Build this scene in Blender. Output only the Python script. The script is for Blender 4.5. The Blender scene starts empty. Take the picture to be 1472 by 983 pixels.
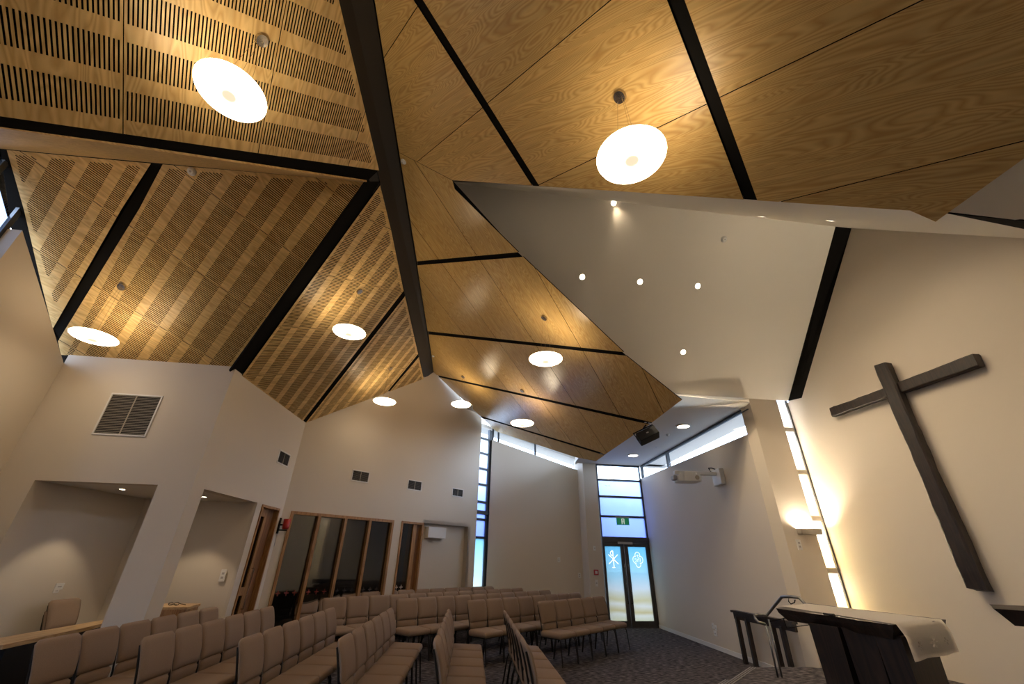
import bpy, bmesh, math, random
from mathutils import Vector, Matrix, noise
from math import sin, cos, radians, pi, atan2, sqrt

random.seed(4)
scene = bpy.context.scene
col = scene.collection

# ------------------------------------------------------------------ camera
F = 588.9
H_CAM = 1.58
PITCH, ROLL = radians(27.873), radians(1.142)
FW = Vector((0, cos(PITCH), sin(PITCH)))
_u0 = Vector((0, -sin(PITCH), cos(PITCH)))
RT = cos(ROLL) * Vector((1, 0, 0)) + sin(ROLL) * _u0
UP = -sin(ROLL) * Vector((1, 0, 0)) + cos(ROLL) * _u0
CAM = Vector((0, 0, H_CAM))
cam_data = bpy.data.cameras.new('camera')
cam_data.sensor_width = 36.0
cam_data.lens = 36.0 * F / 1472.0
cam_data.clip_start = 0.05
cam_data.clip_end = 300
cam = bpy.data.objects.new('camera', cam_data)
m = Matrix((RT, UP, -FW)).transposed().to_4x4()
m.translation = CAM
cam.matrix_world = m
col.objects.link(cam)
scene.camera = cam

# ------------------------------------------------------------------ world, exposure
WORLD_STRENGTH = 6.6
world = bpy.data.worlds.new('world')
scene.world = world
world.use_nodes = True
wn = world.node_tree
wn.nodes.clear()
_o = wn.nodes.new('ShaderNodeOutputWorld')
_b = wn.nodes.new('ShaderNodeBackground')
_tc = wn.nodes.new('ShaderNodeTexCoord')
_sx = wn.nodes.new('ShaderNodeSeparateXYZ')
_rp = wn.nodes.new('ShaderNodeValToRGB')
_rp.color_ramp.elements[0].position = 0.45
_rp.color_ramp.elements[0].color = (0.30, 0.33, 0.36, 1)
_rp.color_ramp.elements[1].position = 0.62
_rp.color_ramp.elements[1].color = (0.56, 0.72, 1.0, 1)
_e = _rp.color_ramp.elements.new(0.5)
_e.color = (0.68, 0.82, 1.0, 1)
_mr = wn.nodes.new('ShaderNodeMapRange')
_mr.inputs[1].default_value = -1
_mr.inputs[2].default_value = 1
wn.links.new(_tc.outputs['Generated'], _sx.inputs[0])
wn.links.new(_sx.outputs[2], _mr.inputs[0])
wn.links.new(_mr.outputs[0], _rp.inputs[0])
wn.links.new(_rp.outputs[0], _b.inputs[0])
_b.inputs[1].default_value = WORLD_STRENGTH
wn.links.new(_b.outputs[0], _o.inputs[0])

scene.view_settings.view_transform = 'Standard'
scene.view_settings.look = 'None'
scene.view_settings.exposure = 0.9
scene.view_settings.gamma = 1.0
scene.view_settings.use_curve_mapping = False
try:
    scene.cycles.use_denoising = True
    scene.cycles.max_bounces = 8
    scene.cycles.diffuse_bounces = 4
    scene.cycles.transparent_max_bounces = 12
    scene.cycles.sample_clamp_indirect = 12.0
    scene.cycles.caustics_reflective = False
    scene.cycles.caustics_refractive = False
except Exception:
    pass

LAMP_EMIT = 7.6        # pendant glass
PENDANT_POINT = 0.0
STRIP_FILL_EMIT = 60  # fill tube added behind the cream glass
SPOT_W = 70            # recessed downlight
ROUND_EMIT = 9.0

# ------------------------------------------------------------------ geometry on the measured planes
def ray(x, y):
    return (FW * F + RT * (x - 736) - UP * (y - 491.5)).normalized()

def onp(x, y, P):
    d = ray(x, y)
    return CAM + d * ((P[0] - CAM).dot(P[1]) / d.dot(P[1]))

def onz(x, y, z):
    d = ray(x, y)
    return CAM + d * ((z - H_CAM) / d.z)

def vdir(az):
    a = radians(az)
    return Vector((sin(a), cos(a), 0))

def wall(p, az):
    a = radians(az)
    return (Vector((p[0], p[1], 0)), Vector((cos(a), -sin(a), 0)))

def plane3(a, b, c):
    n = (b - a).cross(c - a).normalized()
    if n.z < 0:
        n = -n
    return (a.copy(), n)

def zof(P, x, y):
    return P[0].z - ((x - P[0].x) * P[1].x + (y - P[0].y) * P[1].y) / P[1].z

AZ2, AZ3, AZ6 = -4.07, 40.5, 82.1
c67 = onz(947.9, 902.3, 0)
W6 = wall(c67, AZ6)
W7 = wall(c67, AZ2)
W3 = wall(onz(673, 757.3, 2.35), AZ3)
c23 = onp(431, 640, W3)
W2 = wall(c23, AZ2)
c12 = onp(276, 700, W2)
WA = wall(c12, AZ6)
cL = onp(75, 551, WA)
WL = wall(cL, -8.0)

def slope_plane(p, pitch, az_down):
    """roof plane that falls towards az_down"""
    h = vdir(az_down)
    return (p, (h * sin(radians(pitch)) + Vector((0, 0, cos(radians(pitch))))).normalized())

PR = slope_plane(onp(623.5, 535, W3), 31.8, 84.8)
PL = slope_plane(onp(608, 545, W3), 43.6, -95.2)
_p0 = onp(340, 538, PL)
_p1 = onp(540, 262, PL)
_ha = vdir(AZ6)
_n = _ha.cross(_p1 - _p0).normalized()
if _n.z < 0:
    _n = -_n
PA = (_p0, _n)
NK = Vector((4.679, 7.606, 4.42))
SK = Vector((5.536, 7.733, 4.42))
W10 = wall(SK, -9.4)
PK = Vector((5.90, 5.40, 6.846))
RIDGE_L = Vector((-0.936, 4.597, 6.715))
W10E = onp(1472, 342.6, W10)
AZR = 83.3
PS = plane3(SK, PK, SK + vdir(AZR))
PS2 = plane3(PK, W10E, PK + vdir(AZR))
RIDGE_L = PK - vdir(AZR) * 6.9

# ------------------------------------------------------------------ materials
def new_mat(name):
    m_ = bpy.data.materials.new(name)
    m_.use_nodes = True
    nt = m_.node_tree
    return m_, nt, nt.nodes['Principled BSDF']

def simple(name, c, rough=0.6, metal=0.0, spec=0.5, emit=None, es=0.0, noise_amt=0.0, noise_scale=20, bump=0.0):
    m_, nt, b = new_mat(name)
    b.inputs['Base Color'].default_value = (*c, 1)
    b.inputs['Roughness'].default_value = rough
    b.inputs['Metallic'].default_value = metal
    b.inputs['Specular IOR Level'].default_value = spec
    if emit:
        b.inputs['Emission Color'].default_value = (*emit, 1)
        b.inputs['Emission Strength'].default_value = es
    if noise_amt or bump:
        tc = nt.nodes.new('ShaderNodeTexCoord')
        nz = nt.nodes.new('ShaderNodeTexNoise')
        nz.inputs['Scale'].default_value = noise_scale
        nz.inputs['Detail'].default_value = 4
        nt.links.new(tc.outputs['Object'], nz.inputs['Vector'])
        if noise_amt:
            mx = nt.nodes.new('ShaderNodeMix')
            mx.data_type = 'RGBA'
            mx.inputs[6].default_value = tuple(max(0, v * (1 - noise_amt)) for v in c) + (1,)
            mx.inputs[7].default_value = tuple(min(1, v * (1 + noise_amt)) for v in c) + (1,)
            nt.links.new(nz.outputs[0], mx.inputs[0])
            nt.links.new(mx.outputs[2], b.inputs['Base Color'])
        if bump:
            bp = nt.nodes.new('ShaderNodeBump')
            bp.inputs['Strength'].default_value = bump
            bp.inputs['Distance'].default_value = 0.004
            nt.links.new(nz.outputs[0], bp.inputs['Height'])
            nt.links.new(bp.outputs[0], b.inputs['Normal'])
    return m_

def wood(name, c1, c2, stretch=(1, 14, 14), scale=1.6, rough=0.35, dist=1.6, spec=0.5, bump=0.0, mottled=0.25, coat=0.0, freq=7.0, sharp=0.35, edge=None):
    """plywood / timber: contour-like grain (rings of a warped noise), per-object offset"""
    m_, nt, b = new_mat(name)
    L = nt.links.new
    tc = nt.nodes.new('ShaderNodeTexCoord')
    oi = nt.nodes.new('ShaderNodeObjectInfo')
    ml = nt.nodes.new('ShaderNodeVectorMath'); ml.operation = 'SCALE'
    cb = nt.nodes.new('ShaderNodeCombineXYZ')
    L(oi.outputs['Random'], cb.inputs[0]); L(oi.outputs['Random'], cb.inputs[1]); L(oi.outputs['Random'], cb.inputs[2])
    L(cb.outputs[0], ml.inputs[0]); ml.inputs['Scale'].default_value = 37.0
    ad = nt.nodes.new('ShaderNodeVectorMath'); ad.operation = 'ADD'
    L(tc.outputs['Object'], ad.inputs[0]); L(ml.outputs[0], ad.inputs[1])
    mp = nt.nodes.new('ShaderNodeMapping')
    mp.inputs['Scale'].default_value = stretch
    L(ad.outputs[0], mp.inputs[0])
    n1 = nt.nodes.new('ShaderNodeTexNoise')
    n1.inputs['Scale'].default_value = scale
    n1.inputs['Detail'].default_value = 1.2
    n1.inputs['Distortion'].default_value = dist * 0.3
    L(mp.outputs[0], n1.inputs['Vector'])
    mu = nt.nodes.new('ShaderNodeMath'); mu.operation = 'MULTIPLY'; mu.inputs[1].default_value = freq
    L(n1.outputs[0], mu.inputs[0])
    fr = nt.nodes.new('ShaderNodeMath'); fr.operation = 'PINGPONG'; fr.inputs[1].default_value = 0.5
    L(mu.outputs[0], fr.inputs[0])
    rp = nt.nodes.new('ShaderNodeValToRGB')
    rp.color_ramp.elements[0].position = 0.0
    rp.color_ramp.elements[0].color = (*c2, 1)
    rp.color_ramp.elements[1].position = sharp
    rp.color_ramp.elements[1].color = (*c1, 1)
    L(fr.outputs[0], rp.inputs[0])
    n2 = nt.nodes.new('ShaderNodeTexNoise')
    n2.inputs['Scale'].default_value = 3.0
    n2.inputs['Detail'].default_value = 6
    L(mp.outputs[0], n2.inputs['Vector'])
    mx = nt.nodes.new('ShaderNodeMix'); mx.data_type = 'RGBA'; mx.blend_type = 'MULTIPLY'
    mx.inputs[0].default_value = 1.0
    mr = nt.nodes.new('ShaderNodeMapRange')
    mr.inputs[1].default_value = 0.25; mr.inputs[2].default_value = 0.75
    mr.inputs[3].default_value = 1 - mottled; mr.inputs[4].default_value = 1 + mottled * 0.4
    L(n2.outputs[0], mr.inputs[0])
    L(rp.outputs[0], mx.inputs[6])
    L(mr.outputs[0], mx.inputs[7])
    # sheet to sheet variation
    mr2 = nt.nodes.new('ShaderNodeMapRange')
    mr2.inputs[3].default_value = 0.90; mr2.inputs[4].default_value = 1.08
    L(oi.outputs['Random'], mr2.inputs[0])
    mx2 = nt.nodes.new('ShaderNodeMix'); mx2.data_type = 'RGBA'; mx2.blend_type = 'MULTIPLY'; mx2.inputs[0].default_value = 1.0
    L(mx.outputs[2], mx2.inputs[6]); L(mr2.outputs[0], mx2.inputs[7])
    L(mx2.outputs[2], b.inputs['Base Color'])
    b.inputs['Roughness'].default_value = rough
    b.inputs['Specular IOR Level'].default_value = spec
    if coat:
        b.inputs['Coat Weight'].default_value = coat
        b.inputs['Coat Roughness'].default_value = 0.25
    if bump:
        bp = nt.nodes.new('ShaderNodeBump'); bp.inputs['Strength'].default_value = bump
        bp.inputs['Distance'].default_value = 0.003
        L(n2.outputs[0], bp.inputs['Height']); L(bp.outputs[0], b.inputs['Normal'])
    return m_

M = {}
M['wall'] = simple('wall_paint', (0.63, 0.555, 0.46), 0.75, spec=0.25, bump=0.02, noise_scale=60)
M['ceil_white'] = simple('ceiling_paint', (0.74, 0.69, 0.61), 0.7, spec=0.25)
M['ply'] = wood('plywood', (0.70, 0.47, 0.175), (0.54, 0.31, 0.095), stretch=(1.0, 8.5, 8.5), scale=0.75, rough=0.33, freq=26, sharp=0.42, mottled=0.16, spec=0.5)
M['ply_v'] = wood('plywood_turned', (0.70, 0.47, 0.175), (0.55, 0.325, 0.105), stretch=(8.5, 1.0, 8.5), scale=0.75, rough=0.27, freq=24, sharp=0.42, mottled=0.16, spec=0.55)
M['slot_ply'] = wood('slotted_plywood', (0.76, 0.52, 0.215), (0.60, 0.37, 0.13), stretch=(6, 1.0, 6), scale=0.9, rough=0.42, freq=12, sharp=0.4, mottled=0.20, spec=0.4)
M['black'] = simple('black_recess', (0.011, 0.010, 0.009), 0.9, spec=0.03)
M['ridge'] = simple('dark_grey_steel_paint', (0.030, 0.025, 0.020), 0.55, spec=0.3)
M['frame'] = simple('grey_aluminium', (0.060, 0.066, 0.075), 0.45, metal=0.3)
M['door_frame'] = simple('bronze_aluminium', (0.075, 0.068, 0.062), 0.45, metal=0.3)
M['timber'] = wood('oiled_timber', (0.42, 0.22, 0.085), (0.26, 0.12, 0.04), stretch=(14, 14, 1), scale=1.2, rough=0.5, freq=6, mottled=0.25)
M['door_timber'] = wood('brown_door_timber', (0.23, 0.10, 0.035), (0.15, 0.06, 0.02), stretch=(14, 14, 1), scale=1.2, rough=0.5, freq=5, mottled=0.25)
M['counter'] = wood('pale_timber_top', (0.55, 0.36, 0.17), (0.40, 0.23, 0.09), stretch=(8, 1, 8), scale=1.2, rough=0.4, freq=6, mottled=0.2)
M['dark_wood'] = wood('dark_recycled_timber', (0.030, 0.015, 0.009), (0.008, 0.005, 0.004), stretch=(7, 7, 0.8), scale=1.8, rough=0.5, freq=6, sharp=0.5, mottled=0.5, bump=0.5)
M['fabric'] = simple('taupe_fabric', (0.275, 0.195, 0.140), 0.92, spec=0.15, noise_amt=0.14, noise_scale=140, bump=0.25)
M['chair_metal'] = simple('black_chair_frame', (0.02, 0.018, 0.017), 0.4, metal=0.4)
M['steel'] = simple('brushed_steel', (0.50, 0.46, 0.42), 0.24, metal=1.0)
M['rail_steel'] = simple('satin_steel_rail', (0.22, 0.215, 0.21), 0.38, metal=1.0)
M['white_plastic'] = simple('white_plastic', (0.72, 0.70, 0.67), 0.4)
M['grey_plastic'] = simple('grey_plastic', (0.40, 0.38, 0.36), 0.45)
M['black_plastic'] = simple('black_plastic', (0.012, 0.011, 0.011), 0.75, spec=0.2)
M['grille'] = simple('grille_blade', (0.42, 0.37, 0.30), 0.5)
M['blade'] = simple('dark_louvre', (0.17, 0.145, 0.115), 0.5)
M['grille_dark'] = simple('duct_inside', (0.008, 0.008, 0.009), 0.7)
M['red'] = simple('red_glass', (0.45, 0.012, 0.012), 0.3)
M['red_plate'] = simple('red_plastic', (0.40, 0.03, 0.03), 0.4)
M['dark_red'] = simple('dark_red_sticker', (0.16, 0.015, 0.012), 0.6)
M['black_sticker'] = simple('dark_sticker', (0.03, 0.02, 0.02), 0.6)
M['pale_sticker'] = simple('pale_sticker', (0.55, 0.45, 0.38), 0.6)
M['green'] = simple('green_sign', (0.01, 0.14, 0.06), 0.4, emit=(0.01, 0.16, 0.07), es=0.35)
M['sign_white'] = simple('sign_white', (0.75, 0.8, 0.78), 0.4, emit=(0.8, 0.9, 0.85), es=0.3)
M['decal'] = simple('white_film', (0.85, 0.90, 0.92), 0.7)
M['cloth'] = simple('white_linen', (0.84, 0.77, 0.69), 0.9, spec=0.1, noise_amt=0.04, noise_scale=60, bump=0.15)
M['stitch'] = simple('embroidery_thread', (0.66, 0.58, 0.50), 0.9)
M['nosing'] = simple('aluminium_nosing', (0.30, 0.28, 0.26), 0.4, metal=0.6)
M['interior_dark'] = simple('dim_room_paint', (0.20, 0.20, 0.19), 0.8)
M['glow'] = simple('lamp_diffuser', (0.9, 0.9, 0.85), 0.5, emit=(1.0, 0.84, 0.62), es=ROUND_EMIT)
M['down_glow'] = simple('downlight_lens', (0.9, 0.9, 0.85), 0.5, emit=(1.0, 0.84, 0.62), es=14)

def carpet_mat(name, c1, c2, c3):
    m_, nt, b = new_mat(name)
    L = nt.links.new
    tc = nt.nodes.new('ShaderNodeTexCoord')
    mp = nt.nodes.new('ShaderNodeMapping')
    mp.inputs['Rotation'].default_value = (0, 0, radians(4))
    mp.inputs['Scale'].default_value = (3.2, 14, 1)
    L(tc.outputs['Object'], mp.inputs[0])
    n1 = nt.nodes.new('ShaderNodeTexNoise')
    n1.inputs['Scale'].default_value = 3.2
    n1.inputs['Detail'].default_value = 3
    L(mp.outputs[0], n1.inputs['Vector'])
    rp = nt.nodes.new('ShaderNodeValToRGB')
    rp.color_ramp.elements[0].position = 0.40
    rp.color_ramp.elements[0].color = (*c1, 1)
    rp.color_ramp.elements[1].position = 0.62
    rp.color_ramp.elements[1].color = (*c3, 1)
    e_ = rp.color_ramp.elements.new(0.5); e_.color = (*c2, 1)
    L(n1.outputs[0], rp.inputs[0])
    L(rp.outputs[0], b.inputs['Base Color'])
    b.inputs['Roughness'].default_value = 0.95
    b.inputs['Specular IOR Level'].default_value = 0.1
    return m_
M['carpet'] = carpet_mat('patterned_carpet', (0.022, 0.019, 0.022), (0.058, 0.050, 0.053), (0.165, 0.145, 0.140))

def pendant_mat():
    m_, nt, b = new_mat('opal_pendant_glass')
    L = nt.links.new
    tc = nt.nodes.new('ShaderNodeTexCoord')
    ln = nt.nodes.new('ShaderNodeVectorMath'); ln.operation = 'LENGTH'
    L(tc.outputs['Object'], ln.inputs[0])
    rp = nt.nodes.new('ShaderNodeValToRGB')
    rp.color_ramp.elements[0].position = 0.068
    rp.color_ramp.elements[0].color = (0.066, 0.056, 0.038, 1)
    rp.color_ramp.elements[1].position = 0.10
    rp.color_ramp.elements[1].color = (1.0, 0.81, 0.56, 1)
    L(ln.outputs['Value'], rp.inputs[0])
    b.inputs['Base Color'].default_value = (0.85, 0.82, 0.75, 1)
    b.inputs['Roughness'].default_value = 0.3
    L(rp.outputs[0], b.inputs['Emission Color'])
    b.inputs['Emission Strength'].default_value = LAMP_EMIT
    return m_
M['pendant'] = pendant_mat()

def clear_glass(name, tint=(1, 1, 1), gloss=0.08, grey=0.0):
    m_ = bpy.data.materials.new(name); m_.use_nodes = True
    nt = m_.node_tree; nt.nodes.clear(); L = nt.links.new
    o = nt.nodes.new('ShaderNodeOutputMaterial')
    t = nt.nodes.new('ShaderNodeBsdfTransparent'); t.inputs[0].default_value = (*tint, 1)
    g = nt.nodes.new('ShaderNodeBsdfGlossy'); g.inputs['Roughness'].default_value = 0.03
    mx = nt.nodes.new('ShaderNodeMixShader'); mx.inputs[0].default_value = gloss
    L(t.outputs[0], mx.inputs[1]); L(g.outputs[0], mx.inputs[2]); L(mx.outputs[0], o.inputs[0])
    return m_
M['glass'] = clear_glass('clear_glass', (0.96, 0.98, 1.0), 0.04)
M['dimmed_glass'] = clear_glass('dimmed_gable_glass', (0.40, 0.43, 0.48), 0.05)  # tint added to weaken daylight through the gable window
M['dark_glass'] = clear_glass('tinted_glass', (0.55, 0.58, 0.60), 0.10)

def film_glass(name, stops, z0, z1, trans=0.75, clear=0.25):
    """printed translucent film on glass: daylight diffuses through it; print colours by height"""
    m_ = bpy.data.materials.new(name); m_.use_nodes = True
    nt = m_.node_tree; nt.nodes.clear(); L = nt.links.new
    o = nt.nodes.new('ShaderNodeOutputMaterial')
    tc = nt.nodes.new('ShaderNodeNewGeometry')
    sx = nt.nodes.new('ShaderNodeSeparateXYZ'); L(tc.outputs['Position'], sx.inputs[0])
    nz = nt.nodes.new('ShaderNodeTexNoise'); nz.inputs['Scale'].default_value = 1.3
    L(tc.outputs['Position'], nz.inputs['Vector'])
    ad = nt.nodes.new('ShaderNodeMath'); ad.operation = 'MULTIPLY_ADD'; ad.inputs[1].default_value = 0.25
    L(nz.outputs[0], ad.inputs[0]); L(sx.outputs[2], ad.inputs[2])
    mr = nt.nodes.new('ShaderNodeMapRange')
    mr.inputs[1].default_value = z0 + 0.12; mr.inputs[2].default_value = z1 + 0.12
    L(ad.outputs[0], mr.inputs[0])
    rp = nt.nodes.new('ShaderNodeValToRGB')
    els = rp.color_ramp.elements
    els[0].position = stops[0][0]; els[0].color = (*stops[0][1], 1)
    els[1].position = stops[-1][0]; els[1].color = (*stops[-1][1], 1)
    for p_, c_ in stops[1:-1]:
        e_ = els.new(p_); e_.color = (*c_, 1)
    L(mr.outputs[0], rp.inputs[0])
    tl = nt.nodes.new('ShaderNodeBsdfTranslucent'); L(rp.outputs[0], tl.inputs[0])
    tr = nt.nodes.new('ShaderNodeBsdfTransparent'); L(rp.outputs[0], tr.inputs[0])
    mx = nt.nodes.new('ShaderNodeMixShader'); mx.inputs[0].default_value = clear
    L(tl.outputs[0], mx.inputs[1]); L(tr.outputs[0], mx.inputs[2]); L(mx.outputs[0], o.inputs[0])
    return m_
SAND = [(0.0, (0.400, 0.372, 0.266)), (0.10, (0.438, 0.417, 0.362)), (0.14, (0.390, 0.345, 0.233)), (0.22, (0.438, 0.417, 0.370)), (0.28, (0.400, 0.363, 0.259)), (0.42, (0.418, 0.417, 0.395)), (0.62, (0.313, 0.399, 0.410)), (1.0, (0.20, 0.36, 0.42))]
M['decal'] = film_glass('white_print', [(0.0, (0.99, 0.99, 0.99)), (1.0, (0.99, 0.99, 1.0))], 0, 3, clear=0.25)
M['film_door'] = film_glass('printed_beach_film', SAND, 0.1, 2.0, clear=0.3)
M['film_low'] = film_glass('printed_beach_film_narrow', [(0.0, (0.58, 0.56, 0.38)), (0.25, (0.50, 0.54, 0.56)), (1.0, (0.26, 0.42, 0.48))], 0.7, 2.2, clear=0.3)
M['film_sky'] = film_glass('printed_sky_film', [(0.0, (0.28, 0.32, 0.54)), (0.35, (0.34, 0.40, 0.60)), (0.75, (0.58, 0.62, 0.74)), (1.0, (0.8, 0.85, 0.9))], 2.1, 4.6, clear=0.45)
M['film_cream'] = film_glass('printed_cream_film', [(0.0, (0.90, 0.78, 0.50)), (0.08, (0.9, 0.9, 0.85)), (0.2, (0.90, 0.78, 0.50)), (0.3, (0.88, 0.88, 0.82)), (0.42, (0.85, 0.70, 0.42)), (0.5, (0.9, 0.9, 0.88)), (0.62, (0.86, 0.78, 0.6)), (0.75, (0.88, 0.88, 0.86)), (1.0, (0.8, 0.84, 0.9))], 1.0, 4.3, clear=0.0)

# ------------------------------------------------------------------ mesh helpers
def mesh_obj(name, bm, mat, parent=None, mw=None, smooth=False, mats=None):
    me = bpy.data.meshes.new(name)
    bm.normal_update()
    bm.to_mesh(me); bm.free()
    if smooth:
        for p in me.polygons:
            p.use_smooth = True
    for x_ in (mats or [mat]):
        me.materials.append(x_)
    o = bpy.data.objects.new(name, me)
    col.objects.link(o)
    if parent:
        o.parent = parent
    if mw is not None:
        o.matrix_local = mw
    return o

def empty(name, loc=(0, 0, 0), rz=0.0, label=None, cat=None, group=None, kind=None):
    o = bpy.data.objects.new(name, None)
    o.empty_display_size = 0.1
    col.objects.link(o)
    o.matrix_local = Matrix.Translation(Vector(loc)) @ Matrix.Rotation(rz, 4, 'Z')
    tag(o, label, cat, group, kind)
    return o

def tag(o, label=None, cat=None, group=None, kind=None):
    if label: o['label'] = label
    if cat: o['category'] = cat
    if group: o['group'] = group
    if kind: o['kind'] = kind
    return o

def prism(bm, pts, ext):
    """prism from a planar polygon (3D points) extruded by vector ext"""
    pts = [Vector(p) for p in pts]
    a = [bm.verts.new(p) for p in pts]
    b = [bm.verts.new(p + ext) for p in pts]
    n = len(pts)
    nrm = Vector((0, 0, 0))
    for i in range(1, n - 1):
        nrm += (pts[i] - pts[0]).cross(pts[i + 1] - pts[0])
    if nrm.dot(ext) > 0:
        a.reverse(); b.reverse()
    bm.faces.new(a)
    bm.faces.new(list(reversed(b)))
    for i in range(n):
        bm.faces.new((a[(i + 1) % n], a[i], b[i], b[(i + 1) % n]))

def box(bm, x0, x1, y0, y1, z0, z1, mtx=None):
    c = [Vector((x, y, z)) for z in (z0, z1) for (x, y) in ((x0, y0), (x1, y0), (x1, y1), (x0, y1))]
    if mtx:
        c = [mtx @ v for v in c]
    v = [bm.verts.new(p) for p in c]
    for f in ((0, 3, 2, 1), (4, 5, 6, 7), (0, 1, 5, 4), (1, 2, 6, 5), (2, 3, 7, 6), (3, 0, 4, 7)):
        bm.faces.new([v[i] for i in f])

def rbox(bm, x0, x1, y0, y1, z0, z1, r=0.01, seg=2, mtx=None):
    t = bmesh.new()
    box(t, x0, x1, y0, y1, z0, z1)
    bmesh.ops.bevel(t, geom=list(t.edges), offset=r, segments=seg, affect='EDGES', profile=0.5)
    if mtx:
        bmesh.ops.transform(t, matrix=mtx, verts=t.verts)
    me = bpy.data.meshes.new('tmp'); t.to_mesh(me); t.free()
    bm.from_mesh(me); bpy.data.meshes.remove(me)

def tube(bm, pts, r, seg=8, caps=True):
    pts = [Vector(p) for p in pts]
    rings = []
    for i, p in enumerate(pts):
        if i == 0: d = pts[1] - p
        elif i == len(pts) - 1: d = p - pts[i - 1]
        else: d = (pts[i + 1] - p).normalized() + (p - pts[i - 1]).normalized()
        d.normalize()
        up = Vector((0, 0, 1)) if abs(d.z) < 0.95 else Vector((1, 0, 0))
        u = d.cross(up).normalized(); v = d.cross(u)
        rr = r[i] if isinstance(r, (list, tuple)) else r
        rings.append([bm.verts.new(p + (u * cos(2 * pi * k / seg) + v * sin(2 * pi * k / seg)) * rr) for k in range(seg)])
    for a, b in zip(rings, rings[1:]):
        for k in range(seg):
            bm.faces.new((a[k], a[(k + 1) % seg], b[(k + 1) % seg], b[k]))
    if caps:
        bm.faces.new(rings[0][::-1]); bm.faces.new(rings[-1])

def lathe(bm, prof, seg=32, mtx=None):
    rings = []
    for (r, z) in prof:
        if r < 1e-5:
            rings.append([bm.verts.new((0, 0, z))])
        else:
            rings.append([bm.verts.new((r * cos(2 * pi * k / seg), r * sin(2 * pi * k / seg), z)) for k in range(seg)])
    for a, b in zip(rings, rings[1:]):
        for k in range(seg):
            k2 = (k + 1) % seg
            if len(a) == 1 and len(b) == 1: continue
            if len(a) == 1: bm.faces.new((a[0], b[k2], b[k]))
            elif len(b) == 1: bm.faces.new((a[k], a[k2], b[0]))
            else: bm.faces.new((a[k], a[k2], b[k2], b[k]))
    if mtx:
        bmesh.ops.transform(bm, matrix=mtx, verts=bm.verts)

def recalc(bm):
    bmesh.ops.recalc_face_normals(bm, faces=bm.faces)

# 2D convex clipping -------------------------------------------------
def clip(poly, a, b, c):
    """keep a*x+b*y+c >= 0"""
    out = []
    n = len(poly)
    for i in range(n):
        p, q = poly[i], poly[(i + 1) % n]
        dp = a * p[0] + b * p[1] + c
        dq = a * q[0] + b * q[1] + c
        if dp >= 0: out.append(p)
        if (dp > 0 and dq < 0) or (dp < 0 and dq > 0):
            t = dp / (dp - dq)
            out.append((p[0] + (q[0] - p[0]) * t, p[1] + (q[1] - p[1]) * t))
    r = []
    for p in out:
        if not r or (abs(p[0] - r[-1][0]) + abs(p[1] - r[-1][1])) > 1e-6:
            r.append(p)
    if len(r) > 2 and (abs(r[0][0] - r[-1][0]) + abs(r[0][1] - r[-1][1])) < 1e-6:
        r.pop()
    return r if len(r) > 2 else []

def area(poly):
    return 0.5 * sum(poly[i][0] * poly[(i + 1) % len(poly)][1] - poly[(i + 1) % len(poly)][0] * poly[i][1] for i in range(len(poly)))

def inset(poly, d):
    """inset a convex polygon"""
    if area(poly) < 0: poly = poly[::-1]
    out = poly
    for i in range(len(poly)):
        p, q = poly[i], poly[(i + 1) % len(poly)]
        dx, dy = q[0] - p[0], q[1] - p[1]
        l = sqrt(dx * dx + dy * dy)
        if l < 1e-6: continue
        a, b = -dy / l, dx / l
        out = clip(out, a, b, -(a * p[0] + b * p[1]) - d)
        if not out: return []
    return out

def basis(P, p1, p2):
    a = onp(*p1, P); b = onp(*p2, P)
    u = (b - a).normalized(); v = P[1].cross(u).normalized()
    return (a, u, v, P[1])

def to2(B, q):
    d = q - B[0]
    return (d.dot(B[1]), d.dot(B[2]))

def frame_mtx(B):
    mm = Matrix((B[1], B[2], B[3])).transposed().to_4x4()
    mm.translation = B[0]
    return mm

def px2(P, B, pts):
    return [to2(B, onp(p[0], p[1], P)) if isinstance(p, tuple) else to2(B, p) for p in pts]

def seam_clip(poly, P, B, l, gap=0.0035):
    """split a polygon by a pixel line -> two lists"""
    a, b = px2(P, B, l)
    dx, dy = b[0] - a[0], b[1] - a[1]
    L_ = sqrt(dx * dx + dy * dy); nx, ny = -dy / L_, dx / L_
    c = -(nx * a[0] + ny * a[1])
    return clip(poly, nx, ny, c - gap), clip(poly, -nx, -ny, -c - gap)

# ------------------------------------------------------------------ panels
T = 0.012
def nearest(x, y, Ps):
    return min((onp(x, y, P_) for P_ in Ps), key=lambda q: (q - CAM).length)

def flat_panel(poly, B, parent, mat, name='plywood_panel'):
    if not poly or abs(area(poly)) < 0.004: return
    if area(poly) < 0: poly = poly[::-1]
    cx = sum(p[0] for p in poly) / len(poly); cy = sum(p[1] for p in poly) / len(poly)
    bm = bmesh.new()
    prism(bm, [Vector((p[0] - cx, p[1] - cy, 0)) for p in poly], Vector((0, 0, T)))
    for f_ in bm.faces:
        f_.normal_update()
        if abs(f_.normal.z) < 0.5: f_.material_index = 1
    return mesh_obj(name, bm, mat, parent, frame_mtx(B) @ Matrix.Translation((cx, cy, 0)), mats=[mat, M['black']])

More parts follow.
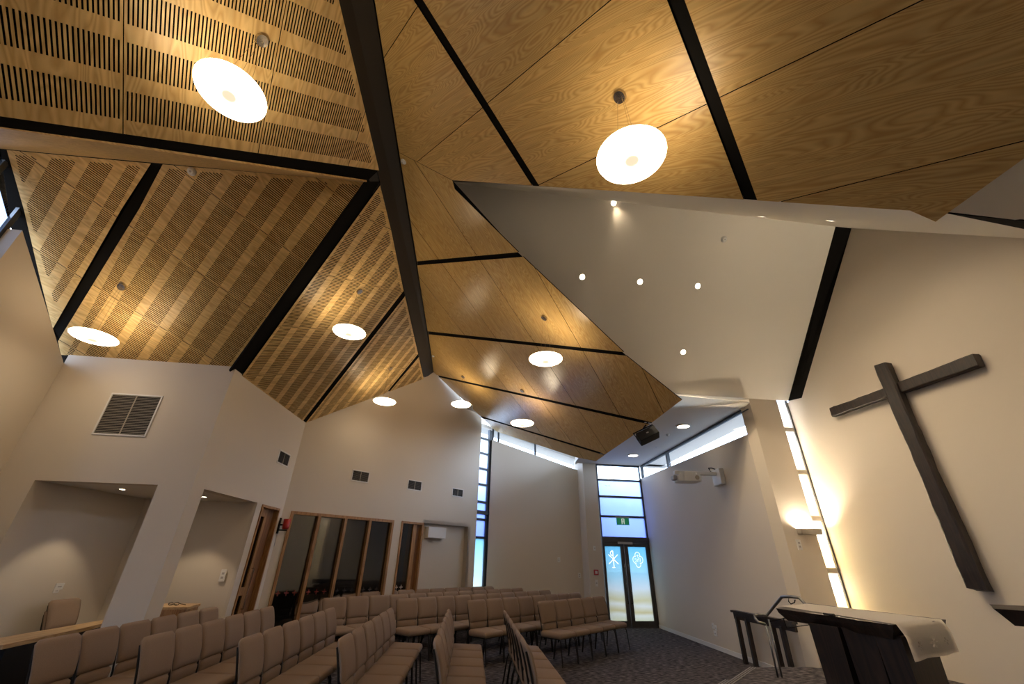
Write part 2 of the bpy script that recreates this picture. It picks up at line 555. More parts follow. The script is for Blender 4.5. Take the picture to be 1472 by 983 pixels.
SP, SW = 0.0268, 0.0112
SPAN = SP * 40
def slot_panel(poly, B, parent, mat, vph, rp=0.354, sl=0.232, uph=0.0, name='slotted_panel', region=None):
    """plywood sheet with rows of slots cut right through it; slots run along v, rows stack in v"""
    if not poly or abs(area(poly)) < 0.004: return
    if area(poly) < 0: poly = poly[::-1]
    inn = inset(region if region else poly, 0.045)
    cx = sum(p[0] for p in poly) / len(poly); cy = sum(p[1] for p in poly) / len(poly)
    u0 = min(p[0] for p in poly); u1 = max(p[0] for p in poly)
    bm = bmesh.new()
    def face(pl):
        if len(pl) < 3 or abs(area(pl)) < 1e-8: return
        if area(pl) > 0: pl = pl[::-1]
        bm.faces.new([bm.verts.new((p[0] - cx, p[1] - cy, 0)) for p in pl])
    def vrange(pl, u):
        ys = []
        for i in range(len(pl)):
            p, q = pl[i], pl[(i + 1) % len(pl)]
            if (p[0] - u) * (q[0] - u) <= 0 and abs(p[0] - q[0]) > 1e-9:
                t = (u - p[0]) / (q[0] - p[0]); ys.append(p[1] + t * (q[1] - p[1]))
        return (min(ys), max(ys)) if len(ys) >= 2 else None
    k0 = math.floor((u0 - uph) / SP) ; prev = u0
    k = k0
    while uph + k * SP < u1 + SP:
        uc = uph + k * SP; k += 1
        if uc - SW / 2 <= u0 + 0.006 or uc + SW / 2 >= u1 - 0.006: continue
        vr = None
        if inn:
            ra = vrange(inn, uc - SW / 2); rb = vrange(inn, uc + SW / 2)
            if ra and rb:
                vr = (max(ra[0], rb[0]), min(ra[1], rb[1]))
        segs = []
        if vr and vr[1] - vr[0] > 0.03:
            j = math.floor((vr[0] - vph) / rp) - 1
            while vph + j * rp < vr[1]:
                a = max(vr[0], vph + j * rp + (rp - sl) / 2); b = min(vr[1], vph + (j + 1) * rp - (rp - sl) / 2)
                if b - a > 0.03: segs.append((a, b))
                j += 1
        if not segs: continue
        strip = clip(clip(poly, 1, 0, -prev), -1, 0, uc - SW / 2)
        face(strip)
        c_ = clip(clip(poly, 1, 0, -(uc - SW / 2)), -1, 0, uc + SW / 2)
        lo = -1e9
        for (a, b) in segs:
            face(clip(clip(c_, 0, 1, -lo), 0, -1, a) if c_ else [])
            lo = b
            x0, x1 = uc - SW / 2 - cx, uc + SW / 2 - cx
            a_, b_ = a - cy, b - cy
            q0 = [bm.verts.new(p) for p in ((x0, a_, 0), (x1, a_, 0), (x1, b_, 0), (x0, b_, 0))]
            q1 = [bm.verts.new(p) for p in ((x0, a_, T), (x1, a_, T), (x1, b_, T), (x0, b_, T))]
            for i in range(4):
                bm.faces.new((q0[i], q0[(i + 1) % 4], q1[(i + 1) % 4], q1[i])).material_index = 1
        face(clip(c_, 0, 1, -lo) if c_ else [])
        prev = uc + SW / 2
    face(clip(poly, 1, 0, -prev))
    n = len(poly)
    for i in range(n):
        p, q = poly[i], poly[(i + 1) % n]
        bm.faces.new([bm.verts.new(v) for v in ((p[0] - cx, p[1] - cy, 0), (p[0] - cx, p[1] - cy, T), (q[0] - cx, q[1] - cy, T), (q[0] - cx, q[1] - cy, 0))]).material_index = 1
    return mesh_obj(name, bm, mat, parent, frame_mtx(B) @ Matrix.Translation((cx, cy, 0)), mats=[mat, M['black']])

def ucuts(poly, cuts, gap=0.003):
    res = []
    cs = [-1e6] + sorted(cuts) + [1e6]
    for a, b in zip(cs, cs[1:]):
        q = clip(clip(poly, 1, 0, -(a + gap)), -1, 0, b - gap)
        if q: res.append(q)
    return res

def slab3(name, pts, n, t, mat, parent=None):
    """prism from 3D polygon extruded t along n"""
    bm = bmesh.new()
    prism(bm, pts, n * t)
    recalc(bm)
    return mesh_obj(name, bm, mat, parent)

# ================================================================== SETTING
# floor and platform
bm = bmesh.new(); box(bm, -9, 8, -5.0, 15.5, -0.1, 0)
floor = mesh_obj('floor', bm, M['carpet']); tag(floor, 'dark patterned carpet floor under the chairs', kind='structure')

PLZ = 0.30
plat_pts = [onz(1078, 958.5, PLZ), onz(1160, 958.5, PLZ), onz(1180, 964, PLZ)]
e_dir = (onz(1078, 958.5, PLZ) - onz(1041, 983, PLZ)).normalized()
pA, pB, pC = plat_pts
pD = pA - e_dir * 6.2
bm = bmesh.new()
poly = [(pA.x, pA.y), (pB.x, pB.y), (6.9, pC.y - 0.62), (6.9, -4.5), (-3, -4.5), (pD.x, pD.y)]
prism(bm, [Vector((x, y, 0.0)) for x, y in poly], Vector((0, 0, PLZ)))
recalc(bm)
plat = mesh_obj('floor', bm, M['carpet']); tag(plat, 'raised carpeted sanctuary platform below the cross', kind='structure')
# lower step
perp = Vector((-e_dir.y, e_dir.x, 0))
if perp.x > 0: perp = -perp
s0 = pA - e_dir * 0.22 ; s1 = pA - e_dir * 6.2
bm = bmesh.new()
q = [s0, s0 + perp * 0.30, s1 + perp * 0.30, s1]
prism(bm, [Vector((v.x, v.y, 0)) for v in q], Vector((0, 0, 0.15)))
recalc(bm)
step = mesh_obj('floor', bm, M['carpet']); tag(step, 'lower carpeted step in front of the platform', kind='structure')
for (base, zt, par) in ((pA, PLZ, plat), (s0 + perp * 0.30, 0.15, step)):
    for i in range(3):
        bm = bmesh.new()
        off = -perp * (0.004 + i * 0.030)
        a = base + off; b = base + off - e_dir * 5.6
        w = -perp * 0.016
        prism(bm, [Vector((v.x, v.y, zt)) for v in (a, b, b + w, a + w)], Vector((0, 0, 0.004)))
        recalc(bm)
        mesh_obj('nosing_strip', bm, M['nosing'], par)

def wpt(origin, az, s, z):
    d = vdir(az)
    return Vector((origin.x + d.x * s, origin.y + d.y * s, z))

def wall_piece(bm, origin, az, pts, thick, side=-1):
    """pts = [(s,z)..] ; extruded away from the room; side=+1 -> +normal (right of az), -1 -> left of az"""
    n = Vector((cos(radians(az)), -sin(radians(az)), 0)) * side
    prism(bm, [wpt(origin, az, s, z) for s, z in pts], n * thick)

def S_on(origin, az, p):
    d = vdir(az)
    return (p.x - origin.x) * d.x + (p.y - origin.y) * d.y

# ---- wall A (left, with alcove opening) : az 82.1, room is on the right of az -> thickness to the left (-1)
OA = Vector((cL.x, cL.y, 0))
o1a = S_on(OA, AZ6, onp(50, 690, WA)); o1b = S_on(OA, AZ6, onp(227.3, 696.2, WA)); lenA = S_on(OA, AZ6, c12)
ZOP = 2.366
zEave = 4.12
bm = bmesh.new()
wall_piece(bm, OA, AZ6, [(0, 0), (o1a, 0), (o1a, zEave), (0, zEave)], 0.16)
wall_piece(bm, OA, AZ6, [(o1a, ZOP), (lenA, ZOP), (lenA, zEave), (o1a, zEave)], 0.16)
wA = mesh_obj('wall_left', bm, M['wall']); tag(wA, 'white wall above the left alcove with large grille', kind='structure')
# pier between the two alcove openings
O2 = Vector((c12.x, c12.y, 0))
sa = S_on(O2, AZ2, onp(293.8, 702.4, W2)); sb = S_on(O2, AZ2, onp(370.1, 722.7, W2))
sd0 = S_on(O2, AZ2, onp(377.0, 725, W2)); sd1 = S_on(O2, AZ2, onp(402.0, 730.3, W2)); len2 = S_on(O2, AZ2, c23)
p1_ = wpt(OA, AZ6, o1b, 0); p2_ = Vector((c12.x, c12.y, 0)); p3_ = wpt(O2, AZ2, sa, 0)
bm = bmesh.new()
prism(bm, [p1_, p2_, p3_, p3_ + (p1_ - p2_) + Vector((0.0, 0, 0))], Vector((0, 0, ZOP)))
recalc(bm)
mp = mesh_obj('wall_left', bm, M['wall']); tag(mp, 'white angled pier between the two alcoves', kind='structure')
bm = bmesh.new()
ze2 = 4.12
wall_piece(bm, O2, AZ2, [(0, ZOP), (sb, ZOP), (sb, ze2), (0, ze2)], 0.16)
wall_piece(bm, O2, AZ2, [(sb, 0), (sd0, 0), (sd0, ze2), (sb, ze2)], 0.16)
wall_piece(bm, O2, AZ2, [(sd0, 2.36), (sd1, 2.36), (sd1, ze2), (sd0, ze2)], 0.16)
wall_piece(bm, O2, AZ2, [(sd1, 0), (len2 + 0.02, 0), (len2 + 0.02, ze2), (sd1, ze2)], 0.16)
w2o = mesh_obj('wall_left', bm, M['wall']); tag(w2o, 'white wall with narrow alcove and timber door', kind='structure')
# alcove room behind walls A and 2
bL = wpt(OA, AZ6, o1a, 0)
bLb = bL + vdir(-0.5) * 1.86
bRb = wpt(O2, AZ2, sb + 0.004, 0)
bm = bmesh.new()
for z0 in (0,):
    # left side wall, back wall
    prism(bm, [bL, bLb, bLb + Vector((0, 0, ZOP)), bL + Vector((0, 0, ZOP))], Vector((-0.1, 0, 0)))
    prism(bm, [bLb, bRb, bRb + Vector((0, 0, ZOP)), bLb + Vector((0, 0, ZOP))], Vector((0, 0.1, 0)))
recalc(bm)
o_ = mesh_obj('wall_left', bm, M['wall']); tag(o_, 'white side and back wall of the alcove', kind='structure')
bm = bmesh.new()
prism(bm, [Vector((v.x, v.y, ZOP + 0.001)) for v in (bL + vdir(AZ6 + 180) * 0.1 + Vector((0, 0.03, 0)), bLb + Vector((-0.1, 0.1, 0)), bRb + Vector((-0.03, 0.1, 0)), wpt(O2, AZ2, 0.06, 0) + Vector((-0.03, 0, 0)), wpt(OA, AZ6, o1b, 0) + Vector((0, 0.03, 0)))], Vector((0, 0, 0.1)))
recalc(bm)
alc_ceil = mesh_obj('ceiling', bm, M['ceil_white']); tag(alc_ceil, 'low white alcove ceiling with downlights', kind='structure')

# ---- gable end wall (far left) with tall window
OL = Vector((cL.x, cL.y, 0))
dL = -vdir(-8.0)          # running towards the camera
def LP(s, z): return Vector((OL.x + dL.x * s, OL.y + dL.y * s, z))
jamb = onp(32, 331, WL); sj = (jamb - OL).dot(dL)
apex_s = 2.05
bm = bmesh.new()
nl_ = Vector((-cos(radians(8)), -sin(radians(8)), 0)) * 0.22
prism(bm, [LP(0, 0), LP(sj, 0), LP(sj, jamb.z), LP(0, 3.98)], nl_)
s2 = 2 * apex_s - sj
prism(bm, [LP(s2, 0), LP(4.15, 0), LP(4.15, 3.98), LP(s2, jamb.z)], nl_)
prism(bm, [LP(4.15, 0), LP(9.5, 0), LP(9.5, 4.2), LP(4.15, 4.2)], nl_)
recalc(bm)
wl = mesh_obj('wall_left', bm, M['wall']); tag(wl, 'plain white gable end wall at far left', kind='structure')
win_l = empty('window_1', LP(apex_s, 0), 0, 'tall gable window at the far left edge', kind='structure')
inv = win_l.matrix_basis.inverted()
bm = bmesh.new()
off = nl_ * 0.75
for s_ in (sj - 0.02, sj + 0.42, s2 - 0.04):
    prism(bm, [inv @ (LP(s_, 2.0) + off), inv @ (LP(s_ + 0.06, 2.0) + off), inv @ (LP(s_ + 0.06, 5.9) + off), inv @ (LP(s_, 5.9) + off)], nl_ * 0.2)
prism(bm, [inv @ (LP(sj, 4.80) + off), inv @ (LP(s2, 4.80) + off), inv @ (LP(s2, 4.86) + off), inv @ (LP(sj, 4.86) + off)], nl_ * 0.2)
prism(bm, [inv @ (LP(sj, 0) + off), inv @ (LP(s2, 0) + off), inv @ (LP(s2, 0.06) + off), inv @ (LP(sj, 0.06) + off)], nl_ * 0.2)
recalc(bm)
mesh_obj('window_frame', bm, M['frame'], win_l)
bm = bmesh.new()
prism(bm, [inv @ (LP(sj, 0) + off * 1.1), inv @ (LP(s2, 0) + off * 1.1), inv @ (LP(s2, 5.3) + off * 1.1), inv @ (LP(apex_s, 6.0) + off * 1.1), inv @ (LP(sj, 5.3) + off * 1.1)], nl_ * 0.03)
recalc(bm)
mesh_obj('window_pane', bm, M['dimmed_glass'], win_l)

# ---- wall 3 (glazed screen wall) : az 40.5
O3 = Vector((c23.x, c23.y, 0))
def s3(x, y): return S_on(O3, AZ3, onp(x, y, W3))
g0, g1 = s3(419, 734), s3(566.3, 748.5)
d0, d1 = s3(577.5, 750), s3(609, 753)
n1 = s3(673, 757.3)
end3 = s3(680, 843)
rs3 = s3(706.5, 660)
ZF = 2.35
def top3(s):
    p = wpt(O3, AZ3, s, 0)
    return (zof(PL, p.x, p.y) if s < sapL + 0.01 else zof(PR, p.x, p.y)) + 0.05
sapL = s3(609, 540); sap = s3(622.5, 535)
bm = bmesh.new()
def wp3(s0_, s1_, z0, z1=None):
    if z1 is None:
        wall_piece(bm, O3, AZ3, [(s0_, z0), (s1_, z0), (s1_, top3(s1_)), (s0_, top3(s0_))], 0.16)
    else:
        wall_piece(bm, O3, AZ3, [(s0_, z0), (s1_, z0), (s1_, z1), (s0_, z1)], 0.16)
wp3(-0.02, g0, 0, ZF); wp3(g1, d0, 0, ZF); wp3(n1, end3, 0, ZF)
wall_piece(bm, O3, AZ3, [(-0.02, ZF), (sap, ZF), (sap, top3(sap)), (sapL, top3(sapL)), (-0.02, top3(-0.02))], 0.16)
wall_piece(bm, O3, AZ3, [(sap, ZF), (end3, ZF), (end3, top3(end3)), (sap, top3(sap))], 0.16)
w3o = mesh_obj('wall_back', bm, M['wall']); tag(w3o, 'white rear gable wall above the glazed timber screen', kind='structure')

# glazed timber screen: window_2
n3 = Vector((-cos(radians(AZ3)), sin(radians(AZ3)), 0))     # away from the room
def P3(s, z, o=0.0): return wpt(O3, AZ3, s, z) + n3 * o
def rect3(bm_, s0_, s1_, z0, z1, o0, o1, inv_):
    prism(bm_, [inv_ @ P3(s0_, z0, o0), inv_ @ P3(s1_, z0, o0), inv_ @ P3(s1_, z1, o0), inv_ @ P3(s0_, z1, o0)], n3 * (o1 - o0))
win2 = empty('window_2', P3((g0 + g1) / 2, 0), 0, 'four pane timber framed internal screen in rear wall', kind='structure')
inv = win2.matrix_basis.inverted()
bm = bmesh.new()
fw = 0.055
rect3(bm, g0, g1, ZF - fw, ZF, -0.02, 0.16, inv); rect3(bm, g0, g0 + fw, 0, ZF - fw, -0.02, 0.16, inv)
rect3(bm, g1 - fw, g1, 0, ZF - fw, -0.02, 0.16, inv); rect3(bm, g0 + fw, g1 - fw, 0, 0.10, -0.02, 0.16, inv)
recalc(bm); mesh_obj('window_frame', bm, M['timber'], win2)
ms = [s3(460.3, 739), s3(498.2, 742), s3(533, 745.5)]
for s_ in ms:
    bm = bmesh.new(); rect3(bm, s_ - 0.03, s_ + 0.03, 0.10, ZF - fw, -0.015, 0.14, inv); recalc(bm)
    mesh_obj('mullion', bm, M['timber'], win2)
edges = [g0 + fw] + ms + [g1 - fw]
def cross_on(bm_, s, z, r, w, o, inv_):
    rect3(bm_, s - r, s + r, z - w, z + w, o, o + 0.003, inv_)
    rect3(bm_, s - w, s + w, z + w, z + r, o, o + 0.003, inv_)
    rect3(bm_, s - w, s + w, z - r, z - w, o, o + 0.003, inv_)
for i in range(4):
    a, b = edges[i] + (0.03 if i else 0), edges[i + 1] - (0.03 if i < 3 else 0)
    bm = bmesh.new(); rect3(bm, a, b, 0.10, ZF - fw, 0.06, 0.07, inv); recalc(bm)
    pn = mesh_obj('window_pane', bm, M['dark_glass'], win2)
    for k in range(3):
        s_ = a + (b - a) * (k + 0.6) / 3.3
        bm = bmesh.new(); cross_on(bm, s_, 0.93, 0.045, 0.009, 0.052, inv); recalc(bm)
        c_ = mesh_obj('cross_sticker', bm, M['dark_red'] if i < 2 else M['black_sticker'], pn)
        if i >= 2: c_['label'] = 'dark cross sticker'
# dim room behind
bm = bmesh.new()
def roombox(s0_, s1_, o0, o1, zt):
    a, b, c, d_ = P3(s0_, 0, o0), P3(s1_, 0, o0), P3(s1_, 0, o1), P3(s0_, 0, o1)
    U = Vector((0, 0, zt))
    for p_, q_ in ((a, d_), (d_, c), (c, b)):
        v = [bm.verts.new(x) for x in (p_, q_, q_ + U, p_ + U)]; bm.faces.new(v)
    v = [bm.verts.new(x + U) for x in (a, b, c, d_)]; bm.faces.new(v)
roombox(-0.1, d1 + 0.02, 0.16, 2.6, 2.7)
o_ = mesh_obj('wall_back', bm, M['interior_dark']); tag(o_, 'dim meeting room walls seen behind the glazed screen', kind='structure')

# door_2 in wall 3 (glazed timber leaf) and the alcove beside it
dr = empty('door_2', P3((d0 + d1) / 2, 0), 0, 'timber glazed door at left of rear alcove', kind='structure')
inv = dr.matrix_basis.inverted()
sm = s3(598, 752)
bm = bmesh.new()
rect3(bm, d0, d1, ZF - 0.05, ZF, -0.02, 0.16, inv); rect3(bm, d0, d0 + 0.045, 0, ZF - 0.05, -0.02, 0.16, inv)
rect3(bm, d1 - 0.05, d1, 0, ZF, -0.02, 0.55, inv)
recalc(bm); mesh_obj('door_frame', bm, M['timber'], dr)
bm = bmesh.new(); rect3(bm, sm - 0.05, sm + 0.06, 0, ZF - 0.05, 0.02, 0.10, inv); recalc(bm)
mesh_obj('door_stile', bm, M['timber'], dr)
bm = bmesh.new(); rect3(bm, sm + 0.06, d1 - 0.05, 0, ZF - 0.05, 0.06, 0.10, inv); recalc(bm)
mesh_obj('door_panel', bm, M['door_timber'], dr)
bm = bmesh.new(); rect3(bm, d0 + 0.045, sm - 0.05, 0, ZF - 0.05, 0.05, 0.06, inv); recalc(bm)
gp = mesh_obj('door_glass', bm, M['dark_glass'], dr)
for k in range(2):
    bm = bmesh.new(); cross_on(bm, d0 + 0.12 + 0.13 * k, 0.95, 0.045, 0.009, 0.042, inv); recalc(bm)
    c_ = mesh_obj('cross_sticker', bm, M['pale_sticker'], gp); c_['label'] = 'pale cross sticker'
ac = onz(646, 755.5, ZF); depth3 = (ac - P3(0, ZF)).dot(n3)
bm = bmesh.new()
UZ = Vector((0, 0, ZF))
a_, b_ = P3(d1 - 0.02, 0, depth3), P3(n1, 0, depth3)
prism(bm, [a_, b_, b_ + UZ, a_ + UZ], n3 * 0.1)
a_, b_ = P3(n1, 0, 0), P3(n1, 0, depth3)
prism(bm, [a_, b_, b_ + UZ, a_ + UZ], vdir(AZ3) * 0.1)
a_, b_ = P3(d1, 0, 0.1), P3(d1, 0, depth3)
prism(bm, [a_, b_, b_ + UZ, a_ + UZ], vdir(AZ3) * -0.03)
prism(bm, [P3(d1 - 0.02, ZF, 0), P3(n1, ZF, 0), P3(n1, ZF, depth3 + 0.1), P3(d1 - 0.02, ZF, depth3 + 0.1)], Vector((0, 0, 0.08)))
recalc(bm)
o_ = mesh_obj('wall_back', bm, M['wall']); tag(o_, 'white alcove recess in rear wall beside timber door', kind='structure')
bm = bmesh.new()
inv = Matrix.Identity(4)
sh0 = (onp(609.5, 759, (P3(0, 0, depth3), W3[1])) - O3)
ps0 = S_on(O3, AZ3, onp(609.5, 759, (P3(0, 0, depth3), W3[1]))); ps1 = S_on(O3, AZ3, onp(636, 759, (P3(0, 0, depth3), W3[1])))
zz0 = onp(636, 759, (P3(0, 0, depth3), W3[1])).z; zz1 = onp(636, 774, (P3(0, 0, depth3), W3[1])).z
rect3(bm, ps0 + 0.03, ps1, zz1, zz0, depth3 - 0.16, depth3 - 0.001, inv); recalc(bm)
o_ = mesh_obj('wall_cabinet', bm, M['white_plastic']); tag(o_, 'white box unit high on the rear alcove wall', 'cabinet')

# ---- strip window beside wall 3: window_3
P4s = P3(rs3, 0)                 # meeting of strip window and wall 4
w3n = empty('window_3', P3((end3 + rs3) / 2, 0), 0, 'tall narrow printed glass window with black bars', kind='structure')
inv = w3n.matrix_basis.inverted()
zt = 5.32
OW = 0.10
zb = []
for (x, y) in ((691.6, 629.5), (691, 651), (690, 673), (689, 695.7), (687, 720.5), (684.8, 745.5), (683.7, 771.6)):
    q = onp(x + 4, y + 0.8, (P3(0, 0, OW), W3[1])); zb.append(q.z)
zmid = onp(690, 736.5, (P3(0, 0, OW), W3[1])).z
bm = bmesh.new()
rect3(bm, rs3 - 0.06, rs3 + 0.12, 0, zt, OW - 0.03, OW + 0.05, inv); rect3(bm, end3 - 0.15, end3 - 0.09, 0, zt, OW, OW + 0.05, inv); recalc(bm)
mesh_obj('window_frame', bm, M['frame'], w3n)
for z in zb:
    bm = bmesh.new(); rect3(bm, end3 - 0.1, rs3 - 0.06, z - 0.032, z + 0.032, OW - 0.02, OW + 0.05, inv); recalc(bm)
    mesh_obj('glazing_bar', bm, M['frame'], w3n)
bm = bmesh.new(); rect3(bm, end3 - 0.1, rs3 + 0.06, zmid - 0.05, zmid + 0.05, OW - 0.09, OW + 0.05, inv); recalc(bm)
mesh_obj('transom', bm, M['frame'], w3n)
bounds = [0] + sorted(zb + [zmid]) + [zt]
for i in range(len(bounds) - 1):
    a, b = bounds[i], bounds[i + 1]
    bm = bmesh.new(); rect3(bm, end3 - 0.1, rs3 - 0.06, a, b, OW + 0.01, OW + 0.018, inv); recalc(bm)
    mesh_obj('window_pane', bm, M['film_low'] if i == 0 else (M['glass'] if i == len(bounds) - 2 else M['film_sky']), w3n)
# reveal of wall 3 end
bm = bmesh.new()
bmO = P3(end3, 0, 0)

# ---- wall 4 : az 82.1 from strip window to the pilaster, sill falls to the right
AZ4 = AZ6
O4 = Vector((P4s.x, P4s.y, 0))
W4 = wall(O4, AZ4)
n4 = Vector((-cos(radians(AZ4)), sin(radians(AZ4)), 0))
def P4(s, z, o=0.0): return wpt(O4, AZ4, s, z) + n4 * o
zl = onp(714.3, 634.3, W4); zr = onp(833.2, 676.6, W4)
sl_, sr_ = S_on(O4, AZ4, zl), S_on(O4, AZ4, zr)
ksl = (zr.z - zl.z) / (sr_ - sl_)
def sill4(s): return zl.z + ksl * (s - sl_)
L4 = sr_ + 0.35
bm = bmesh.new()
prism(bm, [P4(0, 0), P4(L4, 0), P4(L4, sill4(L4)), P4(0, sill4(0))], n4 * 0.2)
recalc(bm)
w4o = mesh_obj('wall_back', bm, M['wall']); tag(w4o, 'white wall under sloping clerestory between window and pilaster', kind='structure')
w4w = empty('window_4', P4(L4 / 2, sill4(L4 / 2)), 0, 'sloping clerestory window over the back wall', kind='structure')
inv = w4w.matrix_basis.inverted()
HC = 0.75
bm = bmesh.new()
def rect4(bm_, s0_, s1_, za0, za1, zb0, zb1, o0, o1):
    prism(bm_, [inv @ P4(s0_, za0, o0), inv @ P4(s1_, zb0, o0), inv @ P4(s1_, zb1, o0), inv @ P4(s0_, za1, o0)], n4 * (o1 - o0))
for s_ in (0.0, S_on(O4, AZ4, onp(715, 625, W4)) + 0.02, S_on(O4, AZ4, onp(769, 646, W4))):
    rect4(bm, s_, s_ + 0.06, sill4(s_), sill4(s_) + HC, sill4(s_ + .06), sill4(s_ + .06) + HC, 0.10, 0.16)
recalc(bm); mesh_obj('window_frame', bm, M['frame'], w4w)
bm = bmesh.new(); rect4(bm, 0, L4, sill4(0), sill4(0) + HC, sill4(L4), sill4(L4) + HC, 0.12, 0.128); recalc(bm)
mesh_obj('window_pane', bm, M['glass'], w4w)
bm = bmesh.new()
ev = 0.34
prism(bm, [P4(-0.6, sill4(-0.6) + ev + .06, 0.24), P4(L4 + 0.2, sill4(L4 + 0.2) + ev + .06, 0.24), P4(L4 + 0.2, sill4(L4 + 0.2) + ev, 0.85), P4(-0.6, sill4(-0.6) + ev, 0.85)], Vector((0, 0, 0.1)))
recalc(bm); o_ = mesh_obj('trim_1', bm, M['ceil_white']); tag(o_, 'white outside eaves seen through the sloping clerestory', kind='structure')

# ---- pilaster and low soffit, wall 6 (glass doors)
ZS = 4.27
O6 = onp(862.3, 741, W6); O6.z = 0
len6 = S_on(O6, AZ6, c67)
n6 = Vector((-cos(radians(AZ6)), sin(radians(AZ6)), 0))
def P6(s, z, o=0.0): return wpt(O6, AZ6, s, z) + n6 * o
pl0 = S_on(O6, AZ6, onp(839.5, 700, W6))
bm = bmesh.new()
prism(bm, [P6(pl0, 0), P6(-0.02, 0), P6(-0.02, 5.0), P6(pl0, 5.0)], n6 * 0.9)
recalc(bm)
o_ = mesh_obj('wall_back', bm, M['wall']); tag(o_, 'white pilaster left of the glass entrance doors', kind='structure')

d1o = empty('door_1', P6(len6 / 2, 0), 0, 'glazed double entrance doors with printed beach film', kind='structure')
inv = d1o.matrix_basis.inverted()
def rect6(bm_, s0_, s1_, z0, z1, o0, o1, iv=None):
    iv = iv or inv
    prism(bm_, [iv @ P6(s0_, z0, o0), iv @ P6(s1_, z0, o0), iv @ P6(s1_, z1, o0), iv @ P6(s0_, z1, o0)], n6 * (o1 - o0))
ZD = 2.07
def d6(dist): return len6 - dist
bm = bmesh.new()
rect6(bm, 0.0, 0.045, 0, ZD, -0.02, 0.10); rect6(bm, len6 - 0.045, len6, 0, ZD, -0.02, 0.10); rect6(bm, 0.045, len6 - 0.045, 2.03, ZD, -0.02, 0.10)
rect6(bm, 0, len6, 0, 0.02, -0.03, 0.1)
recalc(bm); mesh_obj('door_frame', bm, M['door_frame'], d1o)
cm = d6(0.775)
for (a, b, ga, gb) in ((0.045, cm - 0.004, 0.075, d6(0.885)), (cm + 0.004, len6 - 0.045, d6(0.66), d6(0.115))):
    bm = bmesh.new()
    rect6(bm, a, ga, 0.02, 2.028, 0, 0.05); rect6(bm, gb, b, 0.02, 2.028, 0, 0.05)
    rect6(bm, ga, gb, 0.02, 0.15, 0, 0.05); rect6(bm, ga, gb, 1.95, 2.028, 0, 0.05)
    recalc(bm)
    lf = mesh_obj('door_leaf', bm, M['door_frame'], d1o)
    bm = bmesh.new(); rect6(bm, ga, gb, 0.15, 1.95, 0.022, 0.03); recalc(bm)
    pane_ = mesh_obj('door_glass', bm, M['film_door'], lf)
    bm = bmesh.new()
    hs = (gb + b) / 2 if a < cm - 0.1 and ga < 0.2 else (a + ga) / 2
    tube(bm, [inv @ P6(hs, 0.55, 0), inv @ P6(hs, 0.55, -0.05), inv @ P6(hs, 1.50, -0.05), inv @ P6(hs, 1.50, 0)], 0.012, 8)
    recalc(bm); mesh_obj('door_handle', bm, M['steel'], lf, smooth=True)
    # white film emblem
    bm = bmesh.new()
    cx = (ga + gb) / 2
    def ln(p, q, w=0.010):
        p = Vector((cx + p[0], 1.62 + p[1])); q = Vector((cx + q[0], 1.62 + q[1]))
        d_ = (q - p).normalized(); nn_ = Vector((-d_.y, d_.x)) * w
        prism(bm, [inv @ P6(v.x, v.y, 0.0214) for v in (p - nn_, q - nn_, q + nn_, p + nn_)], n6 * 0.0094)
    def arc(c, r, a0, a1, n=12, w=0.008, ry=None):
        pts_ = [(c[0] + r * cos(a0 + (a1 - a0) * i / n), c[1] + (ry or r) * sin(a0 + (a1 - a0) * i / n)) for i in range(n + 1)]
        for p, q in zip(pts_, pts_[1:]): ln(p, q, w)
    if ga < 0.2:
        ln((0.0, -0.21), (0.0, 0.21), 0.008); ln((-0.14, -0.12), (0.14, 0.12), 0.008); ln((-0.14, 0.12), (0.14, -0.12), 0.008)
        arc((0.0, 0.15), 0.075, pi / 2, 3 * pi / 2, 10, 0.010, 0.062)
        ln((-0.05, -0.21), (0.05, -0.21), 0.006)
    else:
        for k in range(4):
            a0 = k * pi / 2
            arc((0.075 * cos(a0), 0.105 * sin(a0)), 0.075, a0 - 0.60 * pi, a0 + 0.60 * pi, 12, 0.0055, 0.09)
        ln((0.0, 0.055), (0.0, 0.13), 0.004); ln((-0.03, 0.105), (0.03, 0.105), 0.004)
        # mirrored I h s as seen from inside
        ln((0.070, -0.055), (0.070, 0.045), 0.005)
        ln((0.028, -0.055), (0.028, 0.065), 0.005); arc((0.004, -0.012), 0.024, 0, pi, 6, 0.0045, 0.03); ln((-0.020, -0.055), (-0.020, -0.012), 0.005)
        arc((-0.068, 0.015), 0.020, -0.1 * pi, 1.4 * pi, 8, 0.004); arc((-0.068, -0.028), 0.022, -0.95 * pi, 0.5 * pi, 8, 0.004)
    recalc(bm)
    em_ = mesh_obj('film_emblem', bm, M['decal'], lf)
    # the emblem is left out of the printed film: cut it from the pane and keep it as a clear white piece
    md_ = pane_.modifiers.new('cut', 'BOOLEAN'); md_.operation = 'DIFFERENCE'; md_.solver = 'EXACT'; md_.use_self = True; md_.object = em_
    dg_ = bpy.context.evaluated_depsgraph_get()
    nm_ = bpy.data.meshes.new_from_object(pane_.evaluated_get(dg_))
    pane_.modifiers.clear()
    if len(nm_.polygons) > 10: pane_.data = nm_
bm = bmesh.new(); rbox(bm, -0.22, 0.22, -0.045, 0.0, -0.03, 0.03, 0.006)
o_ = mesh_obj('door_closer', bm, M['grey_plastic'], d1o, inv @ (Matrix.Translation(P6(d6(0.75), 2.04, -0.02)) @ Matrix.Rotation(radians(90 - AZ6), 4, 'Z')))

